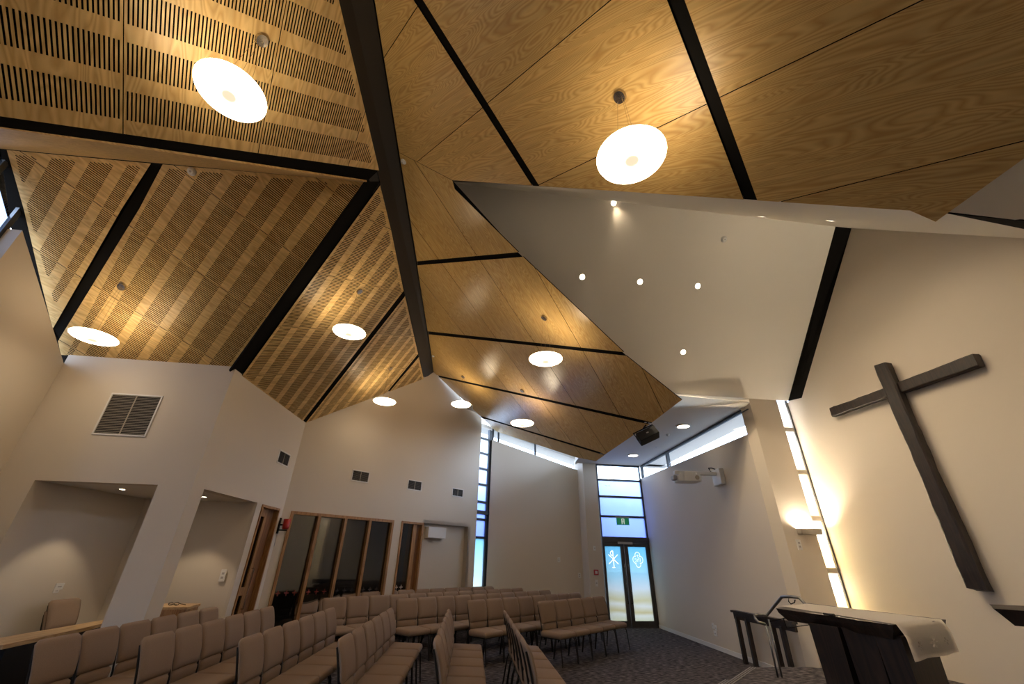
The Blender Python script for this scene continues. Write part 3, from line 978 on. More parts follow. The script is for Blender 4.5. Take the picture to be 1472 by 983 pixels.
w6w = empty('window_5', P6(len6 / 2, ZD), 0, 'printed sky glass window above the entrance doors', kind='structure')
inv = w6w.matrix_basis.inverted()
bm = bmesh.new()
rect6(bm, 0, 0.035, ZD, ZS, 0, 0.08); rect6(bm, len6 - 0.04, len6, ZD, ZS, 0, 0.08)
rect6(bm, 0.035, len6 - 0.04, 4.22, ZS, 0, 0.08)
recalc(bm); mesh_obj('window_frame', bm, M['frame'], w6w)
bm = bmesh.new(); rect6(bm, 0, len6, ZD, 2.20, -0.04, 0.08); recalc(bm); mesh_obj('transom', bm, M['door_frame'], w6w)
zs = [2.20, 2.75, 3.307, 3.797, 4.22]
for z in zs[1:-1]:
    bm = bmesh.new(); rect6(bm, 0.035, len6 - 0.04, z - 0.028, z + 0.028, -0.02, 0.06); recalc(bm); mesh_obj('glazing_bar', bm, M['frame'], w6w)
for i, (a, b) in enumerate(zip(zs, zs[1:])):
    bm = bmesh.new(); rect6(bm, 0.03, len6 - 0.03, a, b, 0.03, 0.038); recalc(bm)
    pn = mesh_obj('window_pane', bm, M['film_sky'] if i < 3 else M['glass'], w6w)
    if i in (0, 2):
        bm = bmesh.new()
        bx, bz = (0.62, 2.60) if i == 0 else (0.33, 3.60)
        for sg in (-1, 1):
            prism(bm, [inv @ P6(bx, bz, 0.02), inv @ P6(bx + sg * 0.05, bz + 0.035 - 0.02 * (i == 0), 0.02), inv @ P6(bx + sg * 0.11, bz + 0.05 * (1 if i else 0.2), 0.02), inv @ P6(bx + sg * 0.05, bz + 0.02 - 0.02 * (i == 0), 0.02)], n6 * 0.003)
        recalc(bm); mesh_obj('gull_print', bm, M['grey_plastic'], pn)

# ---- wall 7 : right wall with projector and clerestory
O7 = Vector((c67.x, c67.y, 0))
d7 = -vdir(AZ2)
n7 = Vector((cos(radians(AZ2)), -sin(radians(AZ2)), 0))
def P7(s, z, o=0.0): return Vector((O7.x + d7.x * s, O7.y + d7.y * s, z)) + n7 * o
e7 = onp(1074, 624, W7); L7 = (e7 - O7).dot(d7)
zsa, zsb = 3.875, 3.765
bm = bmesh.new()
prism(bm, [P7(0, 0), P7(L7, 0), P7(L7, zsb), P7(0, zsa)], n7 * 0.22)
recalc(bm); w7o = mesh_obj('wall_right', bm, M['wall']); tag(w7o, 'long white wall with wall projector under clerestory', kind='structure')
w7w = empty('window_6', P7(L7 / 2, 3.8), 0, 'long clerestory window above the right wall', kind='structure')
inv = w7w.matrix_basis.inverted()
def rect7(bm_, s0_, s1_, a0, a1, b0, b1, o0, o1, iv=None):
    iv = iv or inv
    prism(bm_, [iv @ P7(s0_, a0, o0), iv @ P7(s1_, b0, o0), iv @ P7(s1_, b1, o0), iv @ P7(s0_, a1, o0)], n7 * (o1 - o0))
bm = bmesh.new()
rect7(bm, 0.0, 0.07, zsa, ZS, zsa, ZS, 0.02, 0.10)
rect7(bm, 0.07, L7, ZS - 0.045, ZS, ZS - 0.045, ZS, 0.02, 0.10)
rect7(bm, 0.0, L7 + 0.2, ZS - 0.075, ZS - 0.06, ZS - 0.075, ZS - 0.06, 0.0, 0.02)
recalc(bm); mesh_obj('window_frame', bm, M['frame'], w7w)
smu = (onp(958.5, 670, W7) - O7).dot(d7)
bm = bmesh.new(); rect7(bm, smu - 0.05, smu + 0.05, 3.80, ZS - 0.045, 3.80, ZS - 0.045, 0.03, 0.10); recalc(bm); mesh_obj('mullion', bm, M['frame'], w7w)
for a, b in ((0.07, smu - 0.05), (smu + 0.05, L7)):
    bm = bmesh.new(); rect7(bm, a, b, 3.76, ZS - 0.04, 3.76, ZS - 0.04, 0.06, 0.068); recalc(bm); mesh_obj('window_pane', bm, M['glass'], w7w)
bm = bmesh.new()
prism(bm, [P7(-0.5, ZS + 0.10, 0.24), P7(L7 - 0.05, ZS + 0.10, 0.24), P7(L7 - 0.05, ZS + 0.10, 0.95), P7(-0.5, ZS + 0.10, 0.95)], Vector((0, 0, 0.08)))
prism(bm, [P6(-0.5, ZS + 0.10, 0.15), P6(len6 + 1.2, ZS + 0.10, 0.15), P6(len6 + 1.2, ZS + 0.10, 0.70), P6(-0.5, ZS + 0.10, 0.70)], Vector((0, 0, 0.08)))
recalc(bm); o_ = mesh_obj('trim_2', bm, M['ceil_white']); tag(o_, 'white outside eaves seen through the right clerestory', kind='structure')
bm = bmesh.new(); rect7(bm, 0, L7 + 0.02, 0, 0.075, 0, 0.075, -0.014, 0.0, Matrix.Identity(4)); recalc(bm)
o_ = mesh_obj('baseboard_right', bm, M['white_plastic']); tag(o_, 'white skirting board along the right wall', kind='structure')

# ---- splayed return, nib wall, strip window 7, wall 10 with the cross
E7 = P7(L7, 0)
Kc = Vector((NK.x, NK.y, 0))
Wf = wall(NK, AZ6)
nf = Vector((-cos(radians(AZ6)), sin(radians(AZ6)), 0))
nr = onp(1126.5, 610, Wf); nr.z = 0
bm = bmesh.new()
ZN = 4.48
def s_to(v, z): return Vector((v.x, v.y, z))
# splay
prism(bm, [E7, Kc, s_to(Kc, ZN), s_to(E7, ZN)], Vector((0.25, 0.10, 0)))
prism(bm, [Kc, nr, s_to(nr, ZN), s_to(Kc, ZN)], nf * 0.045)
prism(bm, [Kc + nf * 0.045, nr + nf * 0.045 - vdir(AZ6) * 0.25, s_to(nr + nf * 0.045 - vdir(AZ6) * 0.25, ZN), s_to(Kc + nf * 0.045, ZN)], nf * 0.18)
recalc(bm); nib = mesh_obj('wall_right', bm, M['wall']); tag(nib, 'white nib wall with sconce beside the cross wall', kind='structure')
NW = 0.05    # the strip window sits back behind the nib
w7n = empty('window_7', s_to(nr, 0) + nf * NW, 0, 'narrow full height cream glass strip beside the cross wall', kind='structure')
inv = w7n.matrix_basis.inverted()
Wg = (Vector((nr.x, nr.y, 0)) + nf * NW, Wf[1])
gl = nr + nf * NW - vdir(AZ6) * 0.35
ge = None
# right end of the window: where wall 10 meets the window plane
d10 = vdir(-9.4)
t_ = ((Wg[0] - SK).dot(Wg[1])) / d10.dot(Wg[1])
ge = Vector((SK.x, SK.y, 0)) + d10 * t_
def PG(s, z, o=0.0): return Vector((ge.x, ge.y, z)) - vdir(AZ6) * s + nf * o
def rectg(bm_, s0_, s1_, z0, z1, o0, o1):
    prism(bm_, [inv @ PG(s0_, z0, o0), inv @ PG(s1_, z0, o0), inv @ PG(s1_, z1, o0), inv @ PG(s0_, z1, o0)], nf * (o1 - o0))
gw = (gl - ge).length
bm = bmesh.new(); rectg(bm, 0, 0.035, 0, ZN, -0.02, 0.05); rectg(bm, gw - 0.05, gw, 0, ZN, 0, 0.05); recalc(bm)
mesh_obj('window_frame', bm, M['door_frame'], w7n)
zg = [onp(x, y, Wg).z for (x, y) in ((1138, 617.5), (1155, 678.5), (1175, 745), (1199, 820))]
for z in zg:
    bm = bmesh.new(); rectg(bm, 0.035, gw - 0.05, z - 0.04, z + 0.04, -0.01, 0.05); recalc(bm); mesh_obj('glazing_bar', bm, M['grille'], w7n)
bb = [0.0] + sorted(zg) + [ZN]
for a, b in zip(bb, bb[1:]):
    bm = bmesh.new(); rectg(bm, 0.03, gw - 0.04, a, b, 0.01, 0.018); recalc(bm); mesh_obj('window_pane', bm, M['film_cream'], w7n)

# wall 10
O10 = Vector((ge.x, ge.y, 0))
n10 = Vector((cos(radians(-9.4)), -sin(radians(-9.4)), 0))
def P10(s, z, o=0.0): return Vector((O10.x, O10.y, z)) - d10 * s + n10 * o
def S10(p): return -(p - O10).dot(d10)
sSK, sPK, sE = S10(SK), S10(PK), S10(W10E)
kS2 = (W10E.z - PK.z) / (sE - sPK)
sEv = sPK + (3.80 - PK.z) / kS2
bm = bmesh.new()
prism(bm, [P10(0, 0), P10(sPK, 0), P10(sPK, PK.z + 0.02), P10(sSK, SK.z + 0.02), P10(0, SK.z + 0.02)], n10 * 0.15)
prism(bm, [P10(sPK, 0), P10(sEv, 0), P10(sEv, 3.80), P10(sPK, PK.z + 0.02)], n10 * 0.15)
prism(bm, [P10(sEv, 0), P10(13.5, 0), P10(13.5, 3.84), P10(sEv, 3.84)], n10 * 0.15)
recalc(bm); w10o = mesh_obj('wall_right', bm, M['wall']); tag(w10o, 'tall white gabled sanctuary wall behind the timber cross', kind='structure')

# ================================================================== CEILINGS
# right plywood slope -------------------------------------------------
CR = empty('ceiling', (0, 0, 0), 0, 'smooth plywood clad roof slope right of the ridge', kind='structure')
BR = basis(PR, (615.4, 476.6), (896.7, 506.2))
u_s = [1.48, 2.52, 3.56, 4.60, 5.57]
def regionR(pxs):
    return px2(PR, BR, pxs)
R1 = [
    [(574, 219.5), (650.4, 259.5), (653.8, 271.7), (745.5, 362.4), (599.5, 375.6)],
    [(599.6, 381.2), (752.3, 369.2), (896.7, 506), (614.7, 476)],
    [(616.2, 480.4), (900.5, 511.3), (980, 574.6), (937.5, 607), (920.4, 603), (628.0, 539.0), (623.3, 534.4)],
    [(631, 542), (920, 607), (934, 609.7), (869.3, 653.4), (861.2, 649.3), (735.1, 611.4), (689.6, 597.2)],
    [(693.4, 600.6), (862, 652.2), (868.8, 654.2), (856.6, 662.8), (829, 657.5), (714.8, 620.5), (708.7, 616)],
]
R1b = [(862, 652.2), (868.8, 654.2), (856.6, 662.8), (851, 665.6), (835, 657.4)]
for rg in R1:
    pl = regionR(rg)
    # convexify: clip is only valid for convex subject lines, cuts are parallel so this is safe
    for q in ucuts(pl, u_s, 0.0045):
        flat_panel(q, BR, CR, M['ply_v'])
# upper slope
ridge_far = onp(539, 0, PR)
rdv = vdir(-5.2)
rn = ridge_far - rdv * 6.5
eave_a = onp(1344.8, 318.7, PR); eave_b = eave_a - rdv * 7.0
big = px2(PR, BR, [(574, 219.0)]) + px2(PR, BR, [(650.4, 259.0), (1308, 302.6), (1344.8, 318.7)]) + [to2(BR, eave_b), to2(BR, rn)]
def cutR(poly, p, q, inside):
    a, b = px2(PR, BR, [p, q]); i = px2(PR, BR, [inside])[0]
    dx, dy = b[0] - a[0], b[1] - a[1]; l = sqrt(dx * dx + dy * dy)
    nx, ny = -dy / l, dx / l; c = -(nx * a[0] + ny * a[1])
    if nx * i[0] + ny * i[1] + c < 0: nx, ny, c = -nx, -ny, -c
    return clip(poly, nx, ny, c)
bla, blb = (594.4, 0), (765.9, 268.3)
bra, brb = (608, 0), (776, 268.3)
cla, clb = (958.8, 0), (1069.4, 288)
cra, crb = (984, 0), (1089, 289)
ra = cutR(big, bla, blb, (620, 200))
rb = cutR(cutR(big, bra, brb, (850, 100)), cla, clb, (850, 100))
rc = cutR(big, cra, crb, (1200, 100))
def split_many(poly, lines):
    ps = [poly]
    for l in lines:
        nx_ = []
        for p in ps:
            if not p: continue
            a, b = seam_clip(p, PR, BR, l)
            nx_ += [x for x in (a, b) if x]
        ps = nx_
    return ps
def shift_line(l, k, P=PR):
    """parallel line k sheets further"""
    a = onp(*l[0], P); b = onp(*l[1], P)
    return a, b
for q in split_many(ra, [((692.9, 155.6), (599.5, 232.7)), ((551.9, 83.2), (599.5, 10.2))]): flat_panel(q, BR, CR, M['ply'])
def near_lines(base, n, step, sgn):
    """extra sheet joints nearer than the frame, parallel to the given joint, in plane coordinates"""
    a, b = px2(PR, BR, base)
    dx, dy = b[0] - a[0], b[1] - a[1]; l = sqrt(dx * dx + dy * dy); nx, ny = -dy / l * sgn, dx / l * sgn
    return [((a[0] + nx * step * k, a[1] + ny * step * k), (b[0] + nx * step * k, b[1] + ny * step * k)) for k in range(1, n + 1)]
def split2(polys, lines):
    for (a, b) in lines:
        out = []
        dx, dy = b[0] - a[0], b[1] - a[1]; l = sqrt(dx * dx + dy * dy); nx, ny = -dy / l, dx / l; c = -(nx * a[0] + ny * a[1])
        for p in polys:
            for q in (clip(p, nx, ny, c - 0.0035), clip(p, -nx, -ny, -c - 0.0035)):
                if q: out.append(q)
        polys = out
    return polys
sb1 = ((701.4, 147.8), (878, 0)); sb2 = ((776, 265), (1016.6, 149.3))
t0 = px2(PR, BR, [sb1[0]])[0]
nl1 = near_lines(sb1, 4, 1.0, 1); nl2 = near_lines(sb1, 4, 1.0, -1)
inner = px2(PR, BR, [sb2[0]])[0]
far1 = min(abs(inner[0] - p[0][0]) + abs(inner[1] - p[0][1]) for p in nl1); far2 = min(abs(inner[0] - p[0][0]) + abs(inner[1] - p[0][1]) for p in nl2)
extra = nl2 if far1 < far2 else nl1
for q in split2(split_many(rb, [sb1, sb2]), extra): flat_panel(q, BR, CR, M['ply'])
for q in split2(split_many(rc, [((1034.7, 139.9), (1326.7, 0)), ((1120.7, 290.2), (1472, 202.4))]), extra[1:]): flat_panel(q, BR, CR, M['ply'])
# black backing and rafters in the joints
nR = PR[1]
bigR_back = [p + nR * 0.05 for p in (onp(539.5, 0, PR) - rdv * 6.5, onp(574, 219, PR), onp(599.5, 375, PR), onp(623.3, 534.4, PR), onp(692.4, 601.0, PR), onp(708.7, 617, PR), onp(714.8, 620.3, PR), onp(829, 657, PR), onp(855, 663.2, PR), onp(979, 575, PR))]
def backing(name, pxs, P, parent, off=0.05, t=0.03):
    pts = [(onp(p[0], p[1], P) if isinstance(p, tuple) else p) + P[1] * off for p in pxs]
    return slab3(name, pts, P[1], t, M['black'], parent)
backing('roof_backing', [(572, 219.5), (648, 262), (740, 363), (890, 506), (968, 575), (930, 605), (866, 650), (853, 658), (829, 651), (714.8, 614), (706, 607), (700, 600), (690, 590), (623.5, 535.0)], PR, CR, 0.022, 0.02)
backing('roof_backing', [rn, (572, 219.5), (648, 257), (1308, 297), (1340, 308), eave_b], PR, CR, 0.022, 0.02)
def rafter(pxs, P, parent, off=0.018, mat='black'):
    return slab3('rafter', [onp(p[0], p[1], P) + P[1] * off for p in pxs], P[1], 0.03, M[mat], parent)
rafter([(599.3, 374.5), (738, 362.0), (745, 370.5), (599.7, 382)], PR, CR)
rafter([(614.7, 475.6), (890, 504.5), (893, 511.4), (616.3, 481)], PR, CR)
rafter([(628.0, 537.6), (920.4, 601.6), (936, 609.5), (631, 543)], PR, CR)
rafter([(688.6, 596.2), (861.2, 648.3), (869.5, 654.6), (692.4, 601)], PR, CR)
rafter([(594.4, 0), (608.8, 0), (777, 268.8), (765.3, 268.3)], PR, CR)
rafter([(958, 0), (984.8, 0), (1090, 289.4), (1069, 288)], PR, CR)
# left slotted slope -----------------------------------------------------
CLf = empty('ceiling', (0, 0, 0), 0, 'slotted acoustic plywood roof slope left of the ridge', kind='structure')
BLn = basis(PL, (580, 430), (440, 610))
ub = -0.14
cutsB = [ub - SPAN * k for k in (-3, -2, -1, 0, 1, 2)]
def vphase(P, B, centre_px, rp=0.354):
    """solid strip centre -> row phase"""
    return px2(P, B, [centre_px])[0][1]
# solid strip centres on L2b (upper left panel)
vB1 = vphase(PL, BLn, (477, 396.5))
L2b = [
    ([(546.5, 266.5), (562, 330), (580.2, 418), (432.7, 608.6), (346.8, 541.6), (497.6, 334)], vB1),
    ([(582.3, 425.6), (601, 508.6), (536, 588.4), (450.2, 622.6), (436.4, 611.8)], vphase(PL, BLn, (548, 520))),
    ([(602.2, 513), (611.8, 557), (540, 586.5)], vphase(PL, BLn, (590, 545))),
]
for pxs, vp_ in L2b:
    pl = px2(PL, BLn, pxs)
    for q in ucuts(pl, cutsB, 0.004): slot_panel(q, BLn, CLf, M['slot_ply'], vp_, uph=ub, region=pl)
# L1 (near camera)
B1 = basis(PL, (177.6, 0), (176.6, 194.3))
B1 = (B1[0], B1[2], -B1[1], B1[3]) if True else B1     # u across slots, v along slots
# make right handed frame: u x v = n
if B1[1].cross(B1[2]).dot(B1[3]) < 0:
    B1 = (B1[0], B1[1], -B1[2], B1[3])
vA = onp(545, 245, PL); vdirn = (onp(0, 167, PL) - vA).normalized()
tE = (4.05 - vA.z) / vdirn.z
vE = vA + vdirn * tE
rL = onp(487, 0, PL)
rLn = rL - rdv * 6.0
eLn = vE - rdv * 4.2
L1poly = [to2(B1, v) for v in (vA, rL, rLn, eLn, vE)]
sc = px2(PL, B1, [(175, 28), (60, 132)])
us1 = px2(PL, B1, [(177.4, 80)])[0][0]; us2 = px2(PL, B1, [(390, 120)])[0][0]
stepu = us2 - us1
vrow = px2(PL, B1, [(84, 96.5)])[0][1]     # centre of the solid strip between rows 2 and 3
cuts1 = [us1 + SPAN * k for k in range(-7, 8)]
for q in ucuts(L1poly, cuts1, 0.0035): slot_panel(q, B1, CLf, M['slot_ply'], vrow, rp=0.361, sl=0.236, uph=us1, region=L1poly)
backing('roof_backing', [vA, rL, rLn, eLn, vE], PL, CLf)
backing('roof_backing', [(541, 262), (546, 262), (611.8, 556.5), (540, 587), (449.8, 622.8), (333.5, 536)], PL, CLf)
rafter([(527.5, 262), (548, 262), (497.6, 335), (346.8, 542), (331, 535)], PL, CLf)
rafter([(580.6, 418.6), (583, 425), (436.4, 612.5), (431.8, 608.2)], PL, CLf)
rafter([(601.2, 508), (602.3, 513.6), (541, 586.5), (535.6, 588.6)], PL, CLf)
# cross gable, far slope (above the left wall)
BAn = basis(PA, (225, 240), (85, 470))
cutsA = [0.91 + SPAN * k for k in (-2, -1, 0, 1, 2, 3)]
vA0 = px2(PA, BAn, [(217.4, 344.2)])[0][1]
LA = [
    [(9.8, 215.6), (217.0, 235), (175, 300), (75.6, 472.8), (57.3, 399.8), (34, 300)],
    [(233.9, 236.2), (527.0, 261.6), (500, 304.5), (331.0, 534.2), (88.6, 516.8), (83.4, 490.2), (200, 300.5)],
]
for pxs in LA:
    pl = px2(PA, BAn, pxs)
    for q in ucuts(pl, cutsA, 0.004): slot_panel(q, BAn, CLf, M['slot_ply'], vA0, rp=0.3525, sl=0.23, uph=0.91, region=pl)
backing('roof_backing', [(9, 215), (528, 261), (331, 535), (88, 517.5), (75, 473)], PA, CLf)
rafter([(217.0, 234.6), (234.4, 236.2), (200, 301), (83, 492), (75, 474)], PA, CLf)
# rake beam
rk = [(-14, 213), (9.8, 215.2), (34, 300), (57.5, 400), (75.6, 472.8), (83.4, 490.5), (90, 518), (74, 514), (66, 495), (26, 345), (14, 326), (0, 276), (-22, 214)]
slab3('rafter', [onp(p[0], p[1], PA) + PA[1] * 0.004 for p in rk], PA[1], 0.12, M['black'], CLf)
_fc = Vector((cL.x, cL.y, 0))
slab3('rafter', [_fc + Vector((-0.35, -0.02, 4.02)), _fc + Vector((0.25, 0.06, 4.02)), _fc + Vector((0.25, 0.40, 4.02)), _fc + Vector((-0.35, 0.40, 4.02))], Vector((0, 0, 1)), 0.45, M['black'], CLf)  # black filler block added in the corner to stop a light leak
_t1 = onp(525, 261.8, PA); _t2 = onp(16, 215.2, PA)
slab3('rafter', [_t1 + Vector((0, -0.06, 0.035)), _t1 + Vector((0, 0.10, 0.035)), _t2 + Vector((-0.2, 0.10, 0.035)), _t2 + Vector((-0.2, -0.06, 0.035))], Vector((0, 0, 1)), 0.06, M['black'], CLf)  # black strip added over the wing ridge to cover a light leak
# cross gable, near slope seen at a grazing angle
T1 = onp(525, 261.8, PA); T2 = onp(16, 215.2, PA)
V1 = onp(528, 258.5, PL); V2 = onp(0, 184, PL)
vd2 = (V2 - V1).normalized()
V3 = V1 + vd2 * ((3.95 - V1.z) / vd2.z)
T3 = Vector((T2.x - 0.4, T2.y - 0.05, T2.z)); E3 = Vector((T3.x, V3.y - 0.3, 3.95))
for trio in ((T1, T2, T3, V2), (V1, T1, V2)):
    pass
PN = plane3(T1, T2, V2)
bm = bmesh.new()
pts = [T1, T3, E3, V3, V1]
pts = [Vector((p.x, p.y, zof(PN, p.x, p.y))) for p in pts]
prism(bm, pts, PN[1] * 0.02); recalc(bm)
mesh_obj('plywood_panel', bm, M['slot_ply'], CLf)
# black valley beam along the edge of the near slope
bm = bmesh.new()
nu = Vector((0, 0, 1))
va2 = vE
q4 = [onp(545, 244.6, PL), vE, V3 + Vector((0, 0, 0)), onp(530, 258.6, PL)]
prism(bm, [q + PL[1] * 0.004 for q in q4], PL[1] * 0.10); recalc(bm)
mesh_obj('rafter', bm, M['black'], CLf)
# ridge beam
a1 = onp(487.2, 0, PL); a2 = onp(545, 254, PL); a3 = onp(609.6, 540.5, PL)
b1 = onp(539.5, 0, PR); b2 = onp(574, 219, PR); b3 = onp(623.4, 535.6, PR)
bm = bmesh.new()
offL = Vector((-0.10, 0, -0.095)) + PL[1] * 0.02; offR = Vector((0.10, 0, -0.062)) + PR[1] * 0.02
A_ = [a1 - rdv * 6.0 + offL, a3 + rdv * 0.1 + offL]; B_ = [b1 - rdv * 6.0 + offR, b3 + rdv * 0.1 + offR]
Am = [a1 - rdv * 6.0, a3 + rdv * 0.1]; Bm = [b1 - rdv * 6.0, b3 + rdv * 0.1]
dn = Vector((0.55, 0, -0.83)) * 0.0
prism(bm, [Am[0], Am[1], Bm[1], Bm[0]], Vector((0, 0, 0.35)))
prism(bm, [A_[0], A_[1], Am[1] + PL[1] * 0.02, Am[0] + PL[1] * 0.02], Vector((0, 0, 0.30)))
prism(bm, [B_[0], B_[1], Bm[1] + PR[1] * 0.02, Bm[0] + PR[1] * 0.02], Vector((0, 0, 0.30)))
recalc(bm)
o_ = mesh_obj('trim_3', bm, M['ridge']); tag(o_, 'dark painted ridge beam between the two plywood slopes', kind='structure')

# sanctuary ceiling -------------------------------------------------------
bl0 = onp(1133, 576.3, PS); bl1 = onp(1201, 325.5, PS)
bleft = Vector((1.2, 0, 0))
# line of the foot of the far slope, az 82.1 through bl0
foot = lambda x: Vector((x, bl0.y + (x - bl0.x) / math.tan(radians(AZR)), 0))
fa = foot(1.6); fa.z = zof(PS, fa.x, fa.y)
ridge_v = (PK - RIDGE_L)
def rv(t): return RIDGE_L + ridge_v * t
rl = RIDGE_L - ridge_v * 0.06
pts = [fa, bl0, bl1, rl]
va_ = onp(652, 262, PR); vb_ = onp(980, 574.6, PR)
SC = empty('ceiling', (0, 0, 0), 0, 'white plastered sloping ceiling over the sanctuary', kind='structure')
slab3('ceiling_board', [Vector((p.x, p.y, zof(PS, p.x, p.y))) for p in (fa, bl0, bl1, rl, Vector((-1.2, 5.0, 0)))], PS[1], 0.03, M['ceil_white'], SC)
# black recess between the slope and wall 10
w0 = onp(1152.6, 571.8, W10); w1 = onp(1224.5, 326.4, W10)
bm = bmesh.new()
prism(bm, [bl0, w0, w1, bl1], Vector((0, 0, 0.15))); recalc(bm)
mesh_obj('rafter', bm, M['black'], SC)
# near slope, falling towards the camera, ends in a flat low soffit
ZE = 3.80
_f = Vector((PS2[1].x, PS2[1].y, 0)); _sl = _f.length / PS2[1].z; _f.normalize()
Pe = PK + _f * ((PK.z - ZE) / _sl); Pe.z = ZE
ur = vdir(AZR)
Pl = Pe - ur * ((Pe.x - 3.02) / ur.x)
y2 = lambda P_: Vector((P_.x, P_.y, zof(PS2, P_.x, P_.y)))
vt = y2(onp(650, 262, PR) + Vector((-0.15, 0.1, 0)))
slab3('ceiling_board', [rl, PK + ur * 0.5, Pe + ur * 1.4, Pl, onp(1325, 301, PS2), onp(1000, 281.5, PS2), onp(700, 263.5, PS2)], PS2[1], 0.03, M['ceil_white'], SC)
slab3('rafter', [onp(1362, 304.3, PS2) - PS2[1] * 0.012, onp(1472, 315, PS2) - PS2[1] * 0.012, onp(1500, 318, PS2) - PS2[1] * 0.012, onp(1500, 330.5, PS2) - PS2[1] * 0.012, onp(1472, 327, PS2) - PS2[1] * 0.012], PS2[1], 0.010, M['black'], SC)
bm = bmesh.new()
el = eave_a + rdv * ((Pl.y - eave_a.y) / rdv.y)
_e1 = onz(1340, 319, ZE); _e2 = onz(1472, 227.7, ZE); _ed = _e2 - _e1
el = Vector((_e1.x + _ed.x * (Pl.y + 0.02 - _e1.y) / _ed.y, Pl.y + 0.02, ZE)); eb_ = Vector((_e1.x + _ed.x * (-4.5 - _e1.y) / _ed.y, -4.5, ZE))
prism(bm, [el, Vector((Pe.x + 1.3, Pe.y + 0.15, ZE)), Vector((7.6, -4.5, ZE)), eb_], Vector((0, 0, 0.05))); recalc(bm)
o_ = mesh_obj('ceiling', bm, M['ceil_white']); tag(o_, 'low white soffit at the top right corner', kind='structure')

# low soffit over the entrance
so0 = onz(958.5, 589, ZS); so1 = onz(1077.6, 578, ZS)
bm = bmesh.new()
sod = (so0 - so1).normalized()
so_l = so1 + sod * 3.1
prism(bm, [so1, Vector((E7.x + 0.05, E7.y, ZS)), P7(0, ZS, 0.12), P6(-0.3, ZS, 0.1), Vector((2.05, 13.1, ZS)), Vector((2.05, 8.4, ZS)), so_l], Vector((0, 0, 0.06))); recalc(bm)
sof = mesh_obj('ceiling', bm, M['ceil_white']); tag(sof, 'flat white soffit over the entrance with two round lights', kind='structure')
# fascia between soffit and slope
fc1 = Vector((so1.x, so1.y, ZS)); fc0 = Vector((so_l.x, so_l.y, ZS))
bm = bmesh.new()
fb = foot(so_l.x); fb.z = zof(PS, fb.x, fb.y) + 0.01
ft = Vector((NK.x, NK.y, 0)); ft.z = 4.45
v = [bm.verts.new(p) for p in (fc0, fc1, ft, fb)]; bm.faces.new(v)
bmesh.ops.solidify(bm, geom=bm.faces[:], thickness=0.01)
mesh_obj('ceiling_board', bm, M['ceil_white'], SC)
# closing ceiling above the back corner (hidden by the plywood edge) and outside light seal
bm = bmesh.new()
prism(bm, [Vector((-1.6, 12.2, 5.70)), Vector((-0.6, 13.9, 5.70)), Vector((2.4, 14.0, 5.70)), Vector((2.4, 9.0, 5.70)), Vector((0.2, 11.2, 5.70))], Vector((0, 0, 0.05)))
recalc(bm); o_ = mesh_obj('ceiling', bm, M['ceil_white']); tag(o_, 'white ceiling behind the plywood edge over the back corner', kind='structure')
# walls behind the camera
bm = bmesh.new(); box(bm, -8.5, 7.2, -4.6, -4.45, 0, 7.2)
o_ = mesh_obj('wall_front', bm, M['wall']); tag(o_, 'white wall behind the camera', kind='structure')
# unseen skin added above the roof to keep daylight out
bm = bmesh.new()
box(bm, -6.3, 7.3, -4.8, 12.6, 7.25, 7.35)
box(bm, 6.3, 7.3, -4.8, 5.5, 4.2, 7.3)
o_ = mesh_obj('ceiling', bm, M['black']); tag(o_, 'unseen deck added above the roof to block daylight', kind='structure')
# outside ground
bm = bmesh.new(); box(bm, -60, 60, -40, 80, -0.3, -0.12)
o_ = mesh_obj('floor', bm, simple('paving_outside', (0.11, 0.11, 0.11), 0.9)); tag(o_, 'pale paving outside the windows', kind='structure')
#OBJECTS_BELOW

# ================================================================== LIGHTS AND FITTINGS
def copy_tree(root, parent=None):
    c = root.copy(); col.objects.link(c); c.parent = parent
    for k_ in ('label', 'group', 'category'):
        pass
    for ch in list(root.children):
        d = ch.copy(); col.objects.link(d); d.parent = c
        d.matrix_local = ch.matrix_local
        for g in list(ch.children):
            e = g.copy(); col.objects.link(e); e.parent = d
    return c

def align_z(n):
    """matrix rotating +Z onto n"""
    return Vector(n).to_track_quat('Z', 'Y').to_matrix().to_4x4()

# ---- pendants
DISH_R = 0.255
pend = [
    ((324, 133), (375, 57), PL, 'largest white disc pendant hanging under the slotted ceiling at top left'),
    ((910, 225), (892, 138), PR, 'large white disc pendant under the smooth plywood at top right'),
    ((132, 484), (176, 412), PA, 'white disc pendant at far left above the large wall grille'),
    ((502, 477), (516, 418), PL, 'white disc pendant under the slotted ceiling, left of the ridge beam'),
    ((553, 577), (561, 529), PL, 'small white disc pendant in front of the rear gable, left of the ridge'),
    ((661, 581), (666, 541), PR, 'smallest white disc pendant, just right of the ridge end'),
    ((749, 608), (751, 561), PR, 'small white disc pendant in front of the narrow strip window'),
    ((784, 516), (783, 456), PR, 'white disc pendant under the middle plywood bay right of the ridge'),
]
bm = bmesh.new()
prof = [(0, -0.052)]
for i in range(1, 9):
    a = i / 8 * pi / 2
    prof.append((DISH_R * sin(a), -0.052 * cos(a)))
for i in range(1, 9):
    a = i / 8 * pi / 2
    prof.append((DISH_R * cos(a) , 0.040 * sin(a)))
prof[-1] = (0, 0.040)
lathe(bm, prof, 40); recalc(bm)
dish_me = None
